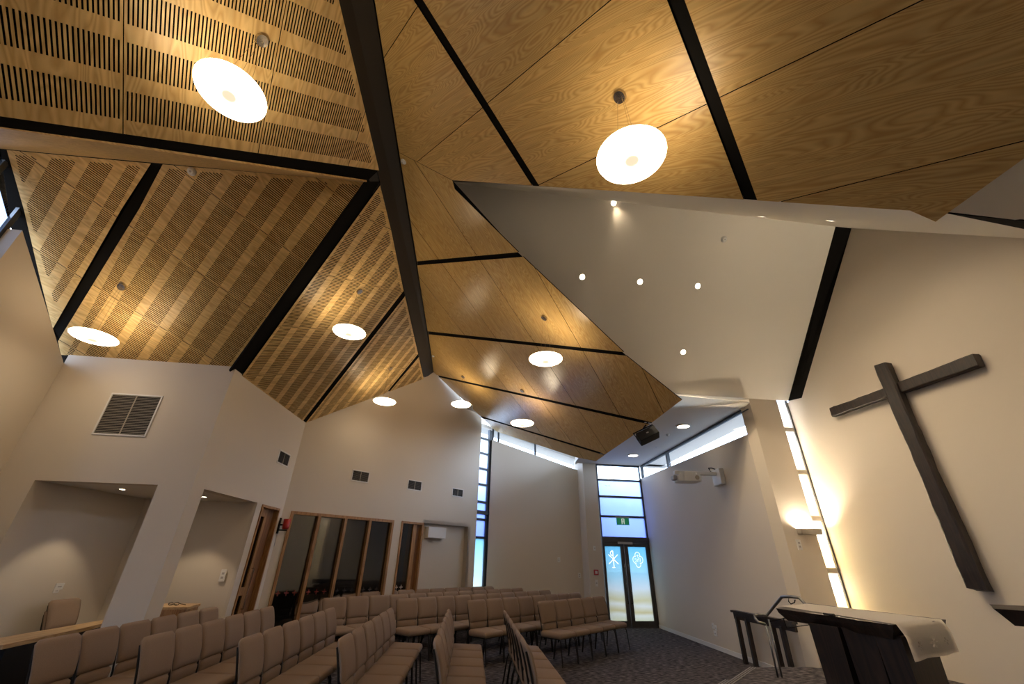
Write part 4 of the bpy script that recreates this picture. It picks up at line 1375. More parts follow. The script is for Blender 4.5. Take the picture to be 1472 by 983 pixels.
for i, (lp, cp, P_, lab) in enumerate(pend):
    Q = onp(cp[0], cp[1], P_)
    best = min((abs((491.5 - F * ((Vector((Q.x, Q.y, z)) - CAM).dot(UP)) / ((Vector((Q.x, Q.y, z)) - CAM).dot(FW))) - lp[1]), z) for z in [2 + 0.004 * k for k in range(1100)] if z < Q.z)
    z = best[1]
    r_ = empty('pendant_lamp', (Q.x, Q.y, z), 0, lab, 'pendant lamp', 'disc pendants hanging from the plywood ceilings')
    if dish_me is None:
        g = mesh_obj('glass_shade', bm, M['pendant'], r_, smooth=True); dish_me = g.data
    else:
        g = bpy.data.objects.new('glass_shade', dish_me); col.objects.link(g); g.parent = r_
    b2_ = bmesh.new()
    lathe(b2_, [(0, 0), (0.052, 0), (0.055, -0.006), (0.05, -0.03), (0, -0.032)], 24)
    mt = Matrix.Translation((0, 0, Q.z - z)) @ align_z(P_[1])
    bmesh.ops.transform(b2_, matrix=mt, verts=b2_.verts); recalc(b2_)
    mesh_obj('canopy', b2_, M['steel'], r_, smooth=False)
    top = Vector((0, 0, Q.z - z - 0.03))
    for k in range(3):
        b3_ = bmesh.new(); a = k * 2 * pi / 3 + 0.4
        tube(b3_, [top + Vector((0.03 * cos(a), 0.03 * sin(a), 0.0)), Vector((0.10 * cos(a), 0.10 * sin(a), 0.036))], 0.0016, 5)
        mesh_obj('suspension_wire', b3_, M['steel'], r_)

# the same pendants go on behind the camera
for (x, y, z, P_, lab) in ((-2.05, -1.5, 4.8, PL, 'white disc pendant behind the camera, under the slotted slope'), (1.3, -3.3, 4.2, PR, 'white disc pendant behind the camera, under the smooth plywood slope'), (-5.5, 2.1, 4.05, PA, 'white disc pendant beyond the left edge, under the near wing slope')):
    r_ = empty('pendant_lamp', (x, y, z), 0, lab, 'pendant lamp', 'disc pendants hanging from the plywood ceilings')
    g = bpy.data.objects.new('glass_shade', dish_me); col.objects.link(g); g.parent = r_
    zt_ = zof(P_, x, y)
    if not (z + 0.3 < zt_ < z + 1.0): zt_ = z + 0.72
    b2_ = bmesh.new(); lathe(b2_, [(0, 0), (0.052, 0), (0.05, -0.03), (0, -0.032)], 24); bmesh.ops.transform(b2_, matrix=Matrix.Translation((0, 0, zt_ - z)) @ align_z(P_[1]), verts=b2_.verts); recalc(b2_)
    mesh_obj('canopy', b2_, M['steel'], r_)
    b3_ = bmesh.new(); tube(b3_, [(0, 0, zt_ - z - 0.03), (0, 0, 0.04)], 0.0016, 5); mesh_obj('suspension_wire', b3_, M['steel'], r_)

# ---- recessed downlights
def spot(loc, n, watts, angle=80, name='downlight_lamp', parent=None, blend=0.7, color=(1.0, 0.80, 0.55), radius=0.03):
    l = bpy.data.lights.new(name, 'SPOT'); l.energy = watts; l.spot_size = radians(angle); l.spot_blend = blend
    l.color = color; l.shadow_soft_size = radius
    o = bpy.data.objects.new(name, l); col.objects.link(o)
    o.matrix_local = Matrix.Translation(loc) @ align_z(n)
    if parent: o.parent = parent
    return o
def downlight(p, n, lab, watts, group, r=0.045, angle=90, aim=None):
    n = Vector(n).normalized()
    e = empty('downlight', p, 0, lab, 'downlight', group)
    bm = bmesh.new()
    lathe(bm, [(r * 0.75, 0.002), (r * 1.15, 0.0), (r * 1.15, -0.004), (r * 0.8, -0.006), (r * 0.75, 0.002)], 24)
    bmesh.ops.transform(bm, matrix=align_z(n), verts=bm.verts); recalc(bm)
    mesh_obj('trim_ring', bm, M['white_plastic'], e)
    bm = bmesh.new(); lathe(bm, [(0, -0.003), (r * 0.78, -0.003), (r * 0.78, 0.0), (0, 0.0)], 20)
    bmesh.ops.transform(bm, matrix=align_z(n), verts=bm.verts); recalc(bm)
    mesh_obj('lens', bm, M['down_glow'], e)
    if watts:
        spot(n * -0.02, (aim if aim is not None else n), watts, angle, parent=e, blend=0.35 if angle < 90 else 0.7)
    return e
nS = PS[1]
for (x, y), lab in (((837, 398), 'leftmost of the three downlights in a row on the white slope'), ((920, 405), 'middle of the three downlights in a row on the white slope'),
                    ((1003, 411), 'rightmost of the three downlights in a row on the white slope'), ((982, 506), 'lone lower downlight on the white sanctuary slope')):
    downlight(onp(x, y, PS), nS, lab, SPOT_W, 'downlights in the white sanctuary slope', 0.055, 110, aim=Vector((-0.35, 0.1, 1)))
for (x, y), lab in (((882, 292), 'faint downlight on the white strip above the three downlights'), ((1095, 311), 'middle downlight on the white strip below the plywood'), ((1194, 317), 'downlight on the white strip beside the black slope end')):
    downlight(nearest(x, y, (PS, PS2)), (PS2[1] if x > 1000 else PS[1]), lab, SPOT_W * 0.4, 'downlights along the near white slope', 0.05, 110, aim=Vector((-0.45, -0.15, 1)))
downlight(onz(176, 703, ZOP), (0, 0, 1), 'small downlight in the ceiling of the left alcove', 13, 'alcove downlights', 0.045, 84)
downlight(onz(293.5, 714, ZOP), (0, 0, 1), 'small downlight in the ceiling of the narrow alcove', 13, 'alcove downlights', 0.045, 84)
# round surface lights over the entrance
for (x, y), lab in (((982, 612), 'larger nearer round ceiling light on the entrance soffit'), ((910, 654), 'smaller farther round ceiling light near the entrance doors')):
    c = onz(x, y, ZS)
    e = empty('round_ceiling_light', c, 0, lab, 'ceiling light', 'round lights over the entrance')
    bm = bmesh.new(); lathe(bm, [(0.13, 0), (0.17, 0), (0.165, -0.018), (0.13, -0.022)], 32); recalc(bm); mesh_obj('trim_ring', bm, M['white_plastic'], e)
    bm = bmesh.new(); lathe(bm, [(0, -0.030), (0.09, -0.026), (0.13, -0.016), (0.13, 0), (0, 0)], 32); recalc(bm); mesh_obj('diffuser', bm, M['glow'], e, smooth=True)

# ---- sconce on the nib wall
sc_ = onp(1160, 764, Wf)
e = empty('wall_sconce', sc_, radians(90 - AZ6), 'box shaped up-light on the nib wall beside the strip window', 'wall light')
bm = bmesh.new()
rbox(bm, -0.19, 0.20, -0.105, 0.0, -0.045, -0.03, 0.003)
rbox(bm, -0.19, 0.20, -0.105, -0.095, -0.045, 0.045, 0.003)
rbox(bm, -0.19, -0.18, -0.105, 0.0, -0.045, 0.045, 0.003); rbox(bm, 0.19, 0.20, -0.105, 0.0, -0.045, 0.045, 0.003)
mesh_obj('housing', bm, M['grille'], e)
bm = bmesh.new(); rbox(bm, -0.14, -0.02, -0.07, -0.03, -0.025, 0.005, 0.005); mesh_obj('lamp_tube', bm, simple('sconce_tube', (1, 1, 1), 0.5, emit=(1.0, 0.86, 0.66), es=800), e)

# unseen up-lights added along the cross wall, brighter, to light the white slope
p2s = P10(7.0, 2.1)
e2 = copy_tree(e)
_mb = simple('fill_uplight_tube', (1, 1, 1), 0.5, emit=(1.0, 0.86, 0.66), es=5200)
e2.children[-1].data = e2.children[-1].data.copy(); e2.children[-1].data.materials[0] = _mb
e2.location = p2s; e2.rotation_euler = (0, 0, radians(90 - 170.6)); e2['label'] = 'added box shaped fill light on the cross wall beyond the right edge'

e2 = copy_tree(e2); e2.location = P10(9.6, 2.1); e2.rotation_euler = (0, 0, radians(90 - 170.6)); e2['label'] = 'farthest added box shaped fill light on the cross wall, behind the camera'

# ---- unseen fill tube and box added behind cream glass to brighten the cross wall
bm = bmesh.new()
tl = ge - vdir(AZ6) * 0.17 + nf * 0.20
e = empty('strip_fill', (tl.x, tl.y, 0), radians(90 - AZ6), 'added tall fill tube behind the cream glass strip', 'wall light')
tube(bm, [(0, 0, 0.3), (0, 0, 4.3)], 0.02, 8); recalc(bm)
mesh_obj('lamp_tube', bm, simple('strip_fill_tube', (1, 1, 1), 0.5, emit=(1.0, 0.95, 0.86), es=STRIP_FILL_EMIT), e)
bm = bmesh.new(); box(bm, -0.22, 0.22, 0.10, 0.12, 0.0, 4.45); box(bm, -0.24, -0.22, -0.12, 0.12, 0.0, 4.45); box(bm, 0.22, 0.24, -0.15, 0.12, 0, 4.45); mesh_obj('fill_box', bm, M['white_plastic'], e)

# ---- smoke detectors and small ceiling devices
def detector(p, n, lab, r=0.055, name='smoke_detector', cat='smoke detector', h=0.035):
    bm = bmesh.new(); lathe(bm, [(0, -h), (r * 0.55, -h), (r * 0.8, -h * 0.6), (r, -h * 0.3), (r, 0), (0, 0)], 24)
    recalc(bm)
    o = mesh_obj(name, bm, M['white_plastic'], None, Matrix.Translation(p) @ align_z(n), smooth=False); tag(o, lab, cat)
    b_ = bmesh.new(); lathe(b_, [(0, -h - 0.004), (r * 0.25, -h - 0.004), (r * 0.25, -h), (0, -h)], 12); recalc(b_)
    mesh_obj('sensor_tip', b_, M['grey_plastic'], o)
    return o
detector(onp(276, 246.5, PA), PA[1], 'pale smoke detector on the slotted ceiling at upper left')
detector(onp(580.5, 232, PR), PR[1], 'small white smoke detector on plywood beside the ridge beam', 0.04)
detector(onp(623, 511.5, PR), PR[1], 'tiny white detector on plywood near the ridge end', 0.035)
detector(onp(1040.5, 344, PS), PS[1], 'white smoke detector high on the white sanctuary slope')
detector(onz(960, 624, ZS), (0, 0, 1), 'small white motion sensor on soffit beside the round light', 0.045, 'motion_sensor', 'sensor', 0.05)
detector(onz(943, 642.5, ZS), (0, 0, 1), 'tiny white sprinkler plate on soffit below the speaker', 0.03, 'sprinkler_plate', 'sprinkler', 0.012)

# ---- grilles
def grille(P, c0, c1, az, lab, nb=8, nrm_out=None, group=None):
    """rect louvre grille: c0 top-left px, c1 bottom-right px on plane P running along az"""
    p0 = onp(*c0, P); p1 = onp(*c1, P); d = vdir(az)
    w = abs((p1 - p0).dot(d)); h = abs(p0.z - p1.z)
    org = Vector((p0.x, p0.y, p1.z))
    e = empty('wall_grille', org, radians(90 - az), lab, 'wall grille', group)
    # local x along the wall, y away from the room, z up
    bm = bmesh.new(); f = 0.022
    for (x0, x1, z0, z1) in ((-f, w + f, -f, 0), (-f, w + f, h, h + f), (-f, 0, 0, h), (w, w + f, 0, h)):
        rbox(bm, x0, x1, -0.014, 0.0, z0, z1, 0.003, 1)
    mesh_obj('grille_frame', bm, M['white_plastic'], e)
    bm = bmesh.new(); box(bm, 0, w, -0.002, 0.0, 0, h); mesh_obj('duct_back', bm, M['grille_dark'], e)
    bm = bmesh.new(); box(bm, w / 2 - 0.006, w / 2 + 0.006, -0.012, -0.003, 0, h); mesh_obj('grille_bar', bm, M['grille'], e)
    me_ = None
    for i in range(nb):
        z = (i + 0.5) * h / nb
        if me_ is None:
            b_ = bmesh.new()
            c_ = cos(radians(35)); s_ = sin(radians(35)); hh = min(0.22 * h / nb, 0.009)
            prism(b_, [Vector((0, -0.012, -hh * 0.4)), Vector((0, -0.003, hh)), Vector((0, -0.0015, hh)), Vector((0, -0.0105, -hh * 0.4))], Vector((w, 0, 0)))
            recalc(b_)
            o = mesh_obj('louvre_blade', b_, M['blade'] if nb < 12 else M['grille'], e); me_ = o.data
        else:
            o = bpy.data.objects.new('louvre_blade', me_); col.objects.link(o); o.parent = e
        o.matrix_local = Matrix.Translation((0, 0, z))
    return e
grille(WA, (163, 567), (208, 626), AZ6, 'large square louvred grille above the left alcove', 24)
grille(W2, (402.6, 647.5), (412.5, 670), AZ2, 'small louvred grille high above the narrow timber door', 9, group='small wall grilles')
grille(W3, (508, 676), (528, 693), AZ3, 'small grille above the timber screen, left of three on the rear wall', 9, group='small wall grilles')
grille(W3, (587.5, 690), (604.5, 705), AZ3, 'middle small grille of three on the rear wall', 9, group='small wall grilles')
grille(W3, (651, 702), (664.5, 714), AZ3, 'small grille nearest the strip window on the rear wall', 9, group='small wall grilles')

# ---- switches, sockets and plates
def plate(P, x, y, az, w, h, name, lab, cat, mat='white_plastic', t=0.012, rockers=2):
    c = onp(x, y, P)
    e = empty(name, c, radians(90 - az), lab, cat)
    bm = bmesh.new(); rbox(bm, -w / 2, w / 2, -t, 0.001, -h / 2, h / 2, min(0.004, t / 3)); mesh_obj('face_plate', bm, M[mat], e)
    for k in range(rockers):
        zc = (k + 0.5) / rockers * h * 0.7 - h * 0.35
        bm = bmesh.new(); rbox(bm, -w * 0.22, w * 0.22, -t - 0.004, -t, zc - h * 0.09, zc + h * 0.09, 0.0015, 1); mesh_obj('rocker' if name != 'power_socket' else 'socket_insert', bm, M['grey_plastic'], e)
    return e
plate(W4, 803.3, 804.5, AZ4, 0.08, 0.13, 'light_switch', 'white switch plate in the middle of the back wall', 'light switch')
plate(W4, 836 - 3, 827, AZ4, 0.08, 0.13, 'light_switch', 'white switch plate low beside the pilaster edge', 'light switch')
plate(W6, 854.3, 788, AZ6, 0.07, 0.12, 'wall_sensor', 'small white box high on the pilaster', 'sensor', t=0.03, rockers=1)
plate(W6, 857.5, 838, AZ6, 0.08, 0.16, 'intercom', 'grey and white keypad below the red call point', 'keypad', rockers=1)
cp_ = onp(856.8, 822.5, W6)
e = empty('fire_call_point', cp_, radians(90 - AZ6), 'red square fire call point on the pilaster', 'fire call point')
bm = bmesh.new(); rbox(bm, -0.065, 0.065, -0.03, 0, -0.065, 0.065, 0.005); mesh_obj('housing', bm, M['red_plate'], e)
bm = bmesh.new(); rbox(bm, -0.035, 0.035, -0.034, -0.03, -0.035, 0.035, 0.001, 1); mesh_obj('push_plate', bm, M['white_plastic'], e)
plate(Wf, 1148.5, 783, AZ6, 0.085, 0.16, 'light_switch', 'white switch plate below the box sconce', 'light switch', rockers=2)
plate(W7, 1025.5, 899.5, 180 + AZ2, 0.07, 0.10, 'power_socket', 'upper left white outlet low on the right wall', 'socket', rockers=1)
plate(W7, 1029.5, 902.5, 180 + AZ2, 0.07, 0.10, 'power_socket', 'upper right outlet with a dark insert on the right wall', 'socket', rockers=1)
plate(W7, 1029.0, 910.5, 180 + AZ2, 0.13, 0.09, 'power_socket', 'lowest double outlet on the right wall', 'socket', rockers=1)
WLn = (bL, Vector((cos(radians(-0.5)), -sin(radians(-0.5)), 0)))
plate(WLn, 84.5, 843, -0.5, 0.12, 0.08, 'power_socket', 'upper white outlet on the left alcove wall', 'socket', rockers=1)
plate(WLn, 80, 849, -0.5, 0.08, 0.05, 'power_socket', 'lower small outlet on the left alcove wall', 'socket', rockers=1)
WBk = (bLb, Vector((-nf.x, -nf.y, 0)))
plate(WBk, 320.5, 827, AZ6, 0.085, 0.17, 'light_switch', 'white switch plate on the narrow alcove back wall', 'light switch', rockers=2)

# ---- timber door in wall 2
d3 = empty('door_3', wpt(O2, AZ2, (sd0 + sd1) / 2, 0), 0, 'narrow timber door with tall glass slot in left wall', kind='structure')
inv = d3.matrix_basis.inverted()
n2w = Vector((-cos(radians(AZ2)), sin(radians(AZ2)), 0))
def P2(s, z, o=0.0): return wpt(O2, AZ2, s, z) + n2w * o
def rect2(bm_, s0_, s1_, z0, z1, o0, o1, iv=None):
    iv = iv or inv
    prism(bm_, [iv @ P2(s0_, z0, o0), iv @ P2(s1_, z0, o0), iv @ P2(s1_, z1, o0), iv @ P2(s0_, z1, o0)], n2w * (o1 - o0))
bm = bmesh.new(); rect2(bm, sd0, sd1, 2.32, 2.36, -0.02, 0.18); rect2(bm, sd0, sd0 + 0.035, 0, 2.32, -0.02, 0.18); rect2(bm, sd1 - 0.035, sd1, 0, 2.32, -0.02, 0.18); recalc(bm)
mesh_obj('door_frame', bm, M['timber'], d3)
bm = bmesh.new()
rect2(bm, sd0 + 0.035, sd0 + 0.07, 0.01, 2.32, 0.07, 0.11); rect2(bm, sd0 + 0.36, sd0 + 0.46, 0.01, 2.32, 0.07, 0.11)
rect2(bm, sd0 + 0.07, sd0 + 0.36, 2.18, 2.32, 0.07, 0.11); rect2(bm, sd0 + 0.07, sd0 + 0.36, 0.95, 1.07, 0.07, 0.11); rect2(bm, sd0 + 0.07, sd0 + 0.36, 0.01, 0.2, 0.07, 0.11)
recalc(bm); lf = mesh_obj('door_leaf', bm, M['timber'], d3)
bm = bmesh.new(); rect2(bm, sd0 + 0.46, sd1 - 0.035, 0.01, 2.32, 0.07, 0.11); recalc(bm); mesh_obj('door_panel', bm, M['door_timber'], d3)
bm = bmesh.new(); rect2(bm, sd0 + 0.07, sd0 + 0.36, 0.2, 2.18, 0.088, 0.094); recalc(bm); mesh_obj('door_glass', bm, M['dark_glass'], lf)
bm = bmesh.new(); tube(bm, [inv @ P2(sd0 + 0.42, 0.75, 0.07), inv @ P2(sd0 + 0.42, 0.75, 0.03), inv @ P2(sd0 + 0.42, 1.35, 0.03), inv @ P2(sd0 + 0.42, 1.35, 0.07)], 0.010, 8); recalc(bm); mesh_obj('door_handle', bm, M['steel'], lf)
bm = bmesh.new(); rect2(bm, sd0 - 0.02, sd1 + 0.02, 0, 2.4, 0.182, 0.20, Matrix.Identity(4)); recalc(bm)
o_ = mesh_obj('wall_left', bm, M['interior_dark']); tag(o_, 'dark sheet added behind the narrow door glass to block daylight', kind='structure')  # dark sheet added close behind the door to stop sky showing through

# ---- red sanctuary lamp on its bracket
rl_ = onp(400, 757, W2)
e = empty('sanctuary_lamp', rl_, radians(90 - AZ2), 'red glass wall lamp on black bracket between door and screen', 'wall lamp')
bm = bmesh.new()
rbox(bm, -0.03, 0.03, -0.02, 0.0, -0.12, 0.16, 0.004); rbox(bm, -0.012, 0.012, -0.18, 0.0, -0.07, -0.045, 0.003); rbox(bm, -0.02, 0.02, -0.10, 0.0, 0.02, 0.05, 0.003)
mesh_obj('bracket', bm, M['black_plastic'], e)
bm = bmesh.new(); lathe(bm, [(0.0, -0.04), (0.055, -0.04), (0.06, 0.0), (0.066, 0.14), (0.060, 0.14), (0.05, -0.03), (0, -0.03)], 20, Matrix.Translation((0.0, -0.14, 0.0))); recalc(bm)
mesh_obj('glass_cup', bm, M['red'], e, smooth=True)
bm = bmesh.new(); pts = [Vector((-0.02 + 0.05 * sin(t * pi) * (1 if t < .5 else 1), -0.02, -0.12 - 0.2 * sin(t * pi))) for t in [k / 12 for k in range(13)]]
pts = [Vector((-0.03 + 0.04 * t, -0.02, -0.12 - 0.22 * sin(t * pi))) for t in [k / 12 for k in range(13)]]
tube(bm, pts, 0.003, 5); mesh_obj('pull_cord', bm, M['grey_plastic'], e)

# ---- exit sign
ex = onp(895.2, 749.5, (P6(0, 0, -0.12), W6[1]))
e = empty('exit_sign', ex, radians(90 - AZ6), 'small green running man exit sign above the glass doors', 'exit sign')
sw_, sh_ = 0.19, 0.095
bm = bmesh.new(); rbox(bm, -sw_, sw_, -0.02, 0.02, -sh_, sh_, 0.004); mesh_obj('sign_panel', bm, M['green'], e)
bm = bmesh.new(); rbox(bm, -sw_ - 0.01, sw_ + 0.01, -0.03, 0.03, sh_, sh_ + 0.035, 0.004); rbox(bm, -0.02, 0.02, 0.02, 0.10, sh_ + 0.0, sh_ + 0.03, 0.002); mesh_obj('sign_housing', bm, M['grey_plastic'], e)
bm = bmesh.new()
def fig(pts_):
    prism(bm, [Vector((x, -0.0215, z)) for x, z in pts_], Vector((0, 0.001, 0)))
fig([(-0.045, -0.075), (-0.030, -0.075), (-0.030, 0.075), (-0.045, 0.075)]); fig([(0.03, -0.075), (0.045, -0.075), (0.045, 0.075), (0.03, 0.075)])
fig([(-0.03, 0.06), (0.03, 0.06), (0.03, 0.075), (-0.03, 0.075)])
fig([(0.012 * cos(a) + 0.006, 0.036 + 0.012 * sin(a)) for a in [k * pi / 4 for k in range(8)]])
fig([(-0.008, 0.02), (0.012, 0.022), (0.006, -0.02), (-0.010, -0.016)])
fig([(-0.010, -0.016), (-0.002, -0.018), (-0.022, -0.060), (-0.028, -0.055)]); fig([(-0.002, -0.02), (0.006, -0.02), (0.026, -0.050), (0.018, -0.056)])
fig([(0.010, 0.018), (0.028, 0.0), (0.024, -0.004), (0.006, 0.010)]); fig([(-0.006, 0.018), (-0.025, 0.004), (-0.021, -0.001), (-0.003, 0.010)])
recalc(bm); mesh_obj('running_figure', bm, M['sign_white'], e)

# ---- loudspeaker under the plywood edge
sp = onz(931, 626, 3.55)
SPK = Matrix.Scale(0.70, 4)
e = empty('loudspeaker', sp, radians(-8), 'black wedge loudspeaker on a bracket below the plywood edge', 'loudspeaker')
bm = bmesh.new()
rbox(bm, -0.26, 0.26, -0.13, 0.13, -0.13, 0.13, 0.02)
tilt = SPK @ Matrix.Rotation(radians(-24), 4, 'Y') @ Matrix.Rotation(radians(-20), 4, 'X')
bmesh.ops.transform(bm, matrix=tilt, verts=bm.verts)
mesh_obj('speaker_cabinet', bm, M['black_plastic'], e)
bm = bmesh.new(); rbox(bm, -0.24, 0.24, -0.142, -0.13, -0.11, 0.11, 0.006); bmesh.ops.transform(bm, matrix=tilt, verts=bm.verts); mesh_obj('speaker_grille', bm, M['grille_dark'], e)
bm = bmesh.new(); rbox(bm, -0.03, 0.03, -0.145, -0.142, -0.015, 0.015, 0.001, 1); bmesh.ops.transform(bm, matrix=tilt, verts=bm.verts); mesh_obj('badge', bm, M['grey_plastic'], e)
bm = bmesh.new()
tube(bm, [tilt @ Vector((-0.27, 0, 0.0)), tilt @ Vector((-0.27, 0, 0.22)), tilt @ Vector((0.27, 0, 0.22)), tilt @ Vector((0.27, 0, 0.0))], 0.014, 6)
tube(bm, [tilt @ Vector((0, 0, 0.22)), Vector((0.05, 0.0, 0.26)), Vector((0.08, 0.02, 0.46))], 0.012, 6)
mesh_obj('bracket', bm, M['black_plastic'], e)

# ---- short throw projector on wall 7
pj = onp(1036, 686, W7)
zr_ = Matrix.Rotation(radians(90 - (180 + AZ2)), 4, 'Z')      # local x runs towards the camera, y into the wall
e = empty('wall_projector', pj, radians(90 - (180 + AZ2)), 'white short throw projector on wall arm', 'projector')
bm = bmesh.new()
rbox(bm, -0.16, 0.16, -0.10, 0.0, -0.16, 0.16, 0.012); mesh_obj('wall_plate', bm, M['white_plastic'], e)
bm = bmesh.new(); rbox(bm, -0.05, 0.05, -1.00, -0.06, 0.03, 0.10, 0.01); mesh_obj('arm', bm, M['white_plastic'], e)
bm = bmesh.new()
pts = [(-0.19, -0.90), (-0.13, -0.98), (0.14, -0.98), (0.20, -0.90), (0.20, -0.56), (0.14, -0.50), (-0.14, -0.50), (-0.19, -0.56)]
prism(bm, [Vector((x, y, -0.12)) for x, y in pts], Vector((0, 0, 0.13))); recalc(bm)
bmesh.ops.bevel(bm, geom=list(bm.edges), offset=0.012, segments=2, affect='EDGES')
body = mesh_obj('projector_body', bm, M['white_plastic'], e)
bm = bmesh.new(); pr = [Vector((x * 0.8, -0.74 + (y + 0.74) * 0.7, 0.01)) for x, y in pts]; prism(bm, pr, Vector((0, 0, 0.055))); recalc(bm); mesh_obj('top_cover', bm, M['white_plastic'], e)
bm = bmesh.new(); rbox(bm, -0.07, 0.07, -1.06, -0.97, -0.09, 0.0, 0.02); mesh_obj('mirror_hood', bm, M['grey_plastic'], e)
bm = bmesh.new(); lathe(bm, [(0, -0.01), (0.04, -0.01), (0.045, 0), (0, 0)], 20, Matrix.Translation((0.203, -0.62, -0.055)) @ Matrix.Rotation(radians(-90), 4, 'Y')); recalc(bm); mesh_obj('lens', bm, M['grille'], e)
bm = bmesh.new(); tube(bm, [(0.06, -0.12, 0.15), (0.02, -0.17, 0.18), (-0.05, -0.2, 0.19), (-0.1, -0.15, 0.16)], 0.012, 6); tube(bm, [(0.04, -0.12, 0.08), (-0.06, -0.17, 0.12), (-0.13, -0.12, 0.14)], 0.010, 6); mesh_obj('cable', bm, M['black_plastic'], e)

# ---- cross on wall 10
def PX(x, y, o=-0.06): return onp(x, y, (O10 + n10 * o, n10))
def beam_mesh(bm, a, b, w, h, n, jit=0.01, seg=14, taper=None):
    d = (b - a).normalized(); side = d.cross(n).normalized()
    rings = []
    for i in range(seg + 1):
        t = i / seg; p = a.lerp(b, t)
        ww = w * (1 + (taper(t) if taper else 0)); 
        ring = []
        for (sx, sy) in ((-1, -0.75), (-0.8, -1), (0.8, -1), (1, -0.75), (1, 0.8), (0.8, 1), (-0.8, 1), (-1, 0.8)):
            q = p + side * (sx * ww / 2) + n * (sy * h / 2)
            nv = noise.noise_vector(q * 7.3) * jit
            ring.append(bm.verts.new(q + side * nv.x + n * nv.y * 0.5 + d * (nv.z if i in (0, seg) else 0) * 2.5))
        rings.append(ring)
    for r0, r1 in zip(rings, rings[1:]):
        for k in range(8): bm.faces.new((r0[k], r0[(k + 1) % 8], r1[(k + 1) % 8], r1[k]))
    bm.faces.new(rings[0][::-1]); bm.faces.new(rings[-1])
    recalc(bm)
cr_root = PX(1285, 575)
e = empty('timber_cross', cr_root, 0, 'large rustic dark timber cross mounted on the tall white wall', 'cross')
e.matrix_local = Matrix.Translation(cr_root)
inv = Matrix.Translation(-cr_root)
def slab_local(name, ptsfn, mat):
    pass
bm = bmesh.new(); beam_mesh(bm, PX(1268.5, 524.5, -0.10), PX(1409, 848.5, -0.10), 0.195, 0.12, n10, 0.012, 34, lambda t: 0.05 * sin(t * 9) - 0.04 + 0.10 * t)
bmesh.ops.transform(bm, matrix=inv, verts=bm.verts)
vert = mesh_obj('upright', bm, M['dark_wood'], e)
bm = bmesh.new(); beam_mesh(bm, PX(1197, 593, -0.06), PX(1407, 517.5, -0.06), 0.165, 0.10, n10, 0.010, 24, lambda t: -0.12 + 0.3 * abs(t - 0.3))
bmesh.ops.transform(bm, matrix=inv, verts=bm.verts)
mesh_obj('crossbar', bm, M['dark_wood'], e)
for nm, o in (('x', vert),):
    pass

# ---- altar
ZA = 1.20
q0, q1, q2, q3 = onz(1114, 874, ZA), onz(1284, 898.5, ZA), onz(1359, 890.5, ZA), onz(1160, 866.5, ZA)
cen = (q0 + q1 + q2 + q3) / 4
e = empty('altar', (cen.x, cen.y, PLZ), 0, 'dark rough hewn timber altar table on the platform', 'altar')
bm = bmesh.new()
th = 0.095
def ring_edge(a, b, n, jit):
    return [a.lerp(b, i / n) + Vector((noise.noise(a.lerp(b, i / n) * 6) * jit, noise.noise(a.lerp(b, i / n) * 6 + Vector((9, 9, 9))) * jit, 0)) for i in range(n)]
loop = ring_edge(q0, q1, 10, 0.02) + ring_edge(q1, q2, 7, 0.02) + ring_edge(q2, q3, 10, 0.02) + ring_edge(q3, q0, 7, 0.02)
off_ = Vector((cen.x, cen.y, PLZ))
lo_ = []
for p in loop:
    d_ = (Vector((cen.x, cen.y, ZA)) - p); d_.z = 0
    lo_.append(p + d_.normalized() * 0.075 - Vector((0, 0, th)))
mid = [p + (Vector((cen.x, cen.y, ZA)) - p).normalized() * 0.012 - Vector((0, 0, th * 0.35)) for p in loop]
va = [bm.verts.new(p - off_) for p in loop]; vm = [bm.verts.new(p - off_) for p in mid]; vb = [bm.verts.new(p - off_) for p in lo_]
n = len(va)
for i in range(n):
    j = (i + 1) % n
    bm.faces.new((va[i], va[j], vm[j], vm[i])); bm.faces.new((vm[i], vm[j], vb[j], vb[i]))
bm.faces.new(va); bm.faces.new(vb[::-1]); recalc(bm)
mesh_obj('tabletop', bm, M['dark_wood'], e)
# pedestal: two thick slabs and a recessed middle
zb_ = ZA - th
f0 = onz(1163, 899, zb_); f1 = onz(1296, 920, zb_)
g0_ = onz(1330, 935, zb_ - 0.12)
u_ = (f1 - f0); u_.z = 0; L_ = u_.length; u_.normalize(); v_ = Vector((-u_.y, u_.x, 0))
if v_.dot(cen - f0) < 0: v_ = -v_
back = (q2 - q1); back.z = 0; back = back.normalized()
def ped(bm_, a, b, dep0, dep1, flare=0.06):
    pts_t = [f0 + u_ * a + back * dep0, f0 + u_ * b + back * dep0, f0 + u_ * b + back * dep1, f0 + u_ * a + back * dep1]
    c_ = sum(pts_t, Vector((0, 0, 0))) / 4
    top_ = [bm_.verts.new(Vector((p.x, p.y, zb_ + 0.02)) - off_) for p in pts_t]
    mid_ = [bm_.verts.new(Vector((c_.x + (p.x - c_.x) * 0.93, c_.y + (p.y - c_.y) * 0.93, PLZ + 0.45)) - off_) for p in pts_t]
    bot_ = [bm_.verts.new(Vector((c_.x + (p.x - c_.x) * 0.97, c_.y + (p.y - c_.y) * 0.97, PLZ)) - off_) for p in pts_t]
    for A_, B_ in ((top_, mid_), (mid_, bot_)):
        for i in range(4): bm_.faces.new((A_[i], A_[(i + 1) % 4], B_[(i + 1) % 4], B_[i]))
    bm_.faces.new(top_[::-1]); bm_.faces.new(bot_); recalc(bm_)
ex_ = 0.02
for (a, b, d0_, d1_) in ((0.0, L_ * 0.36, 0, 0.50), (L_ * 0.38, L_ * 0.72, 0.03, 0.48), (L_ * 0.74, L_ * 1.0, 0, 0.52)):
    bm = bmesh.new(); ped(bm, a, b, d0_, d1_); mesh_obj('pedestal_slab', bm, M['dark_wood'], e)

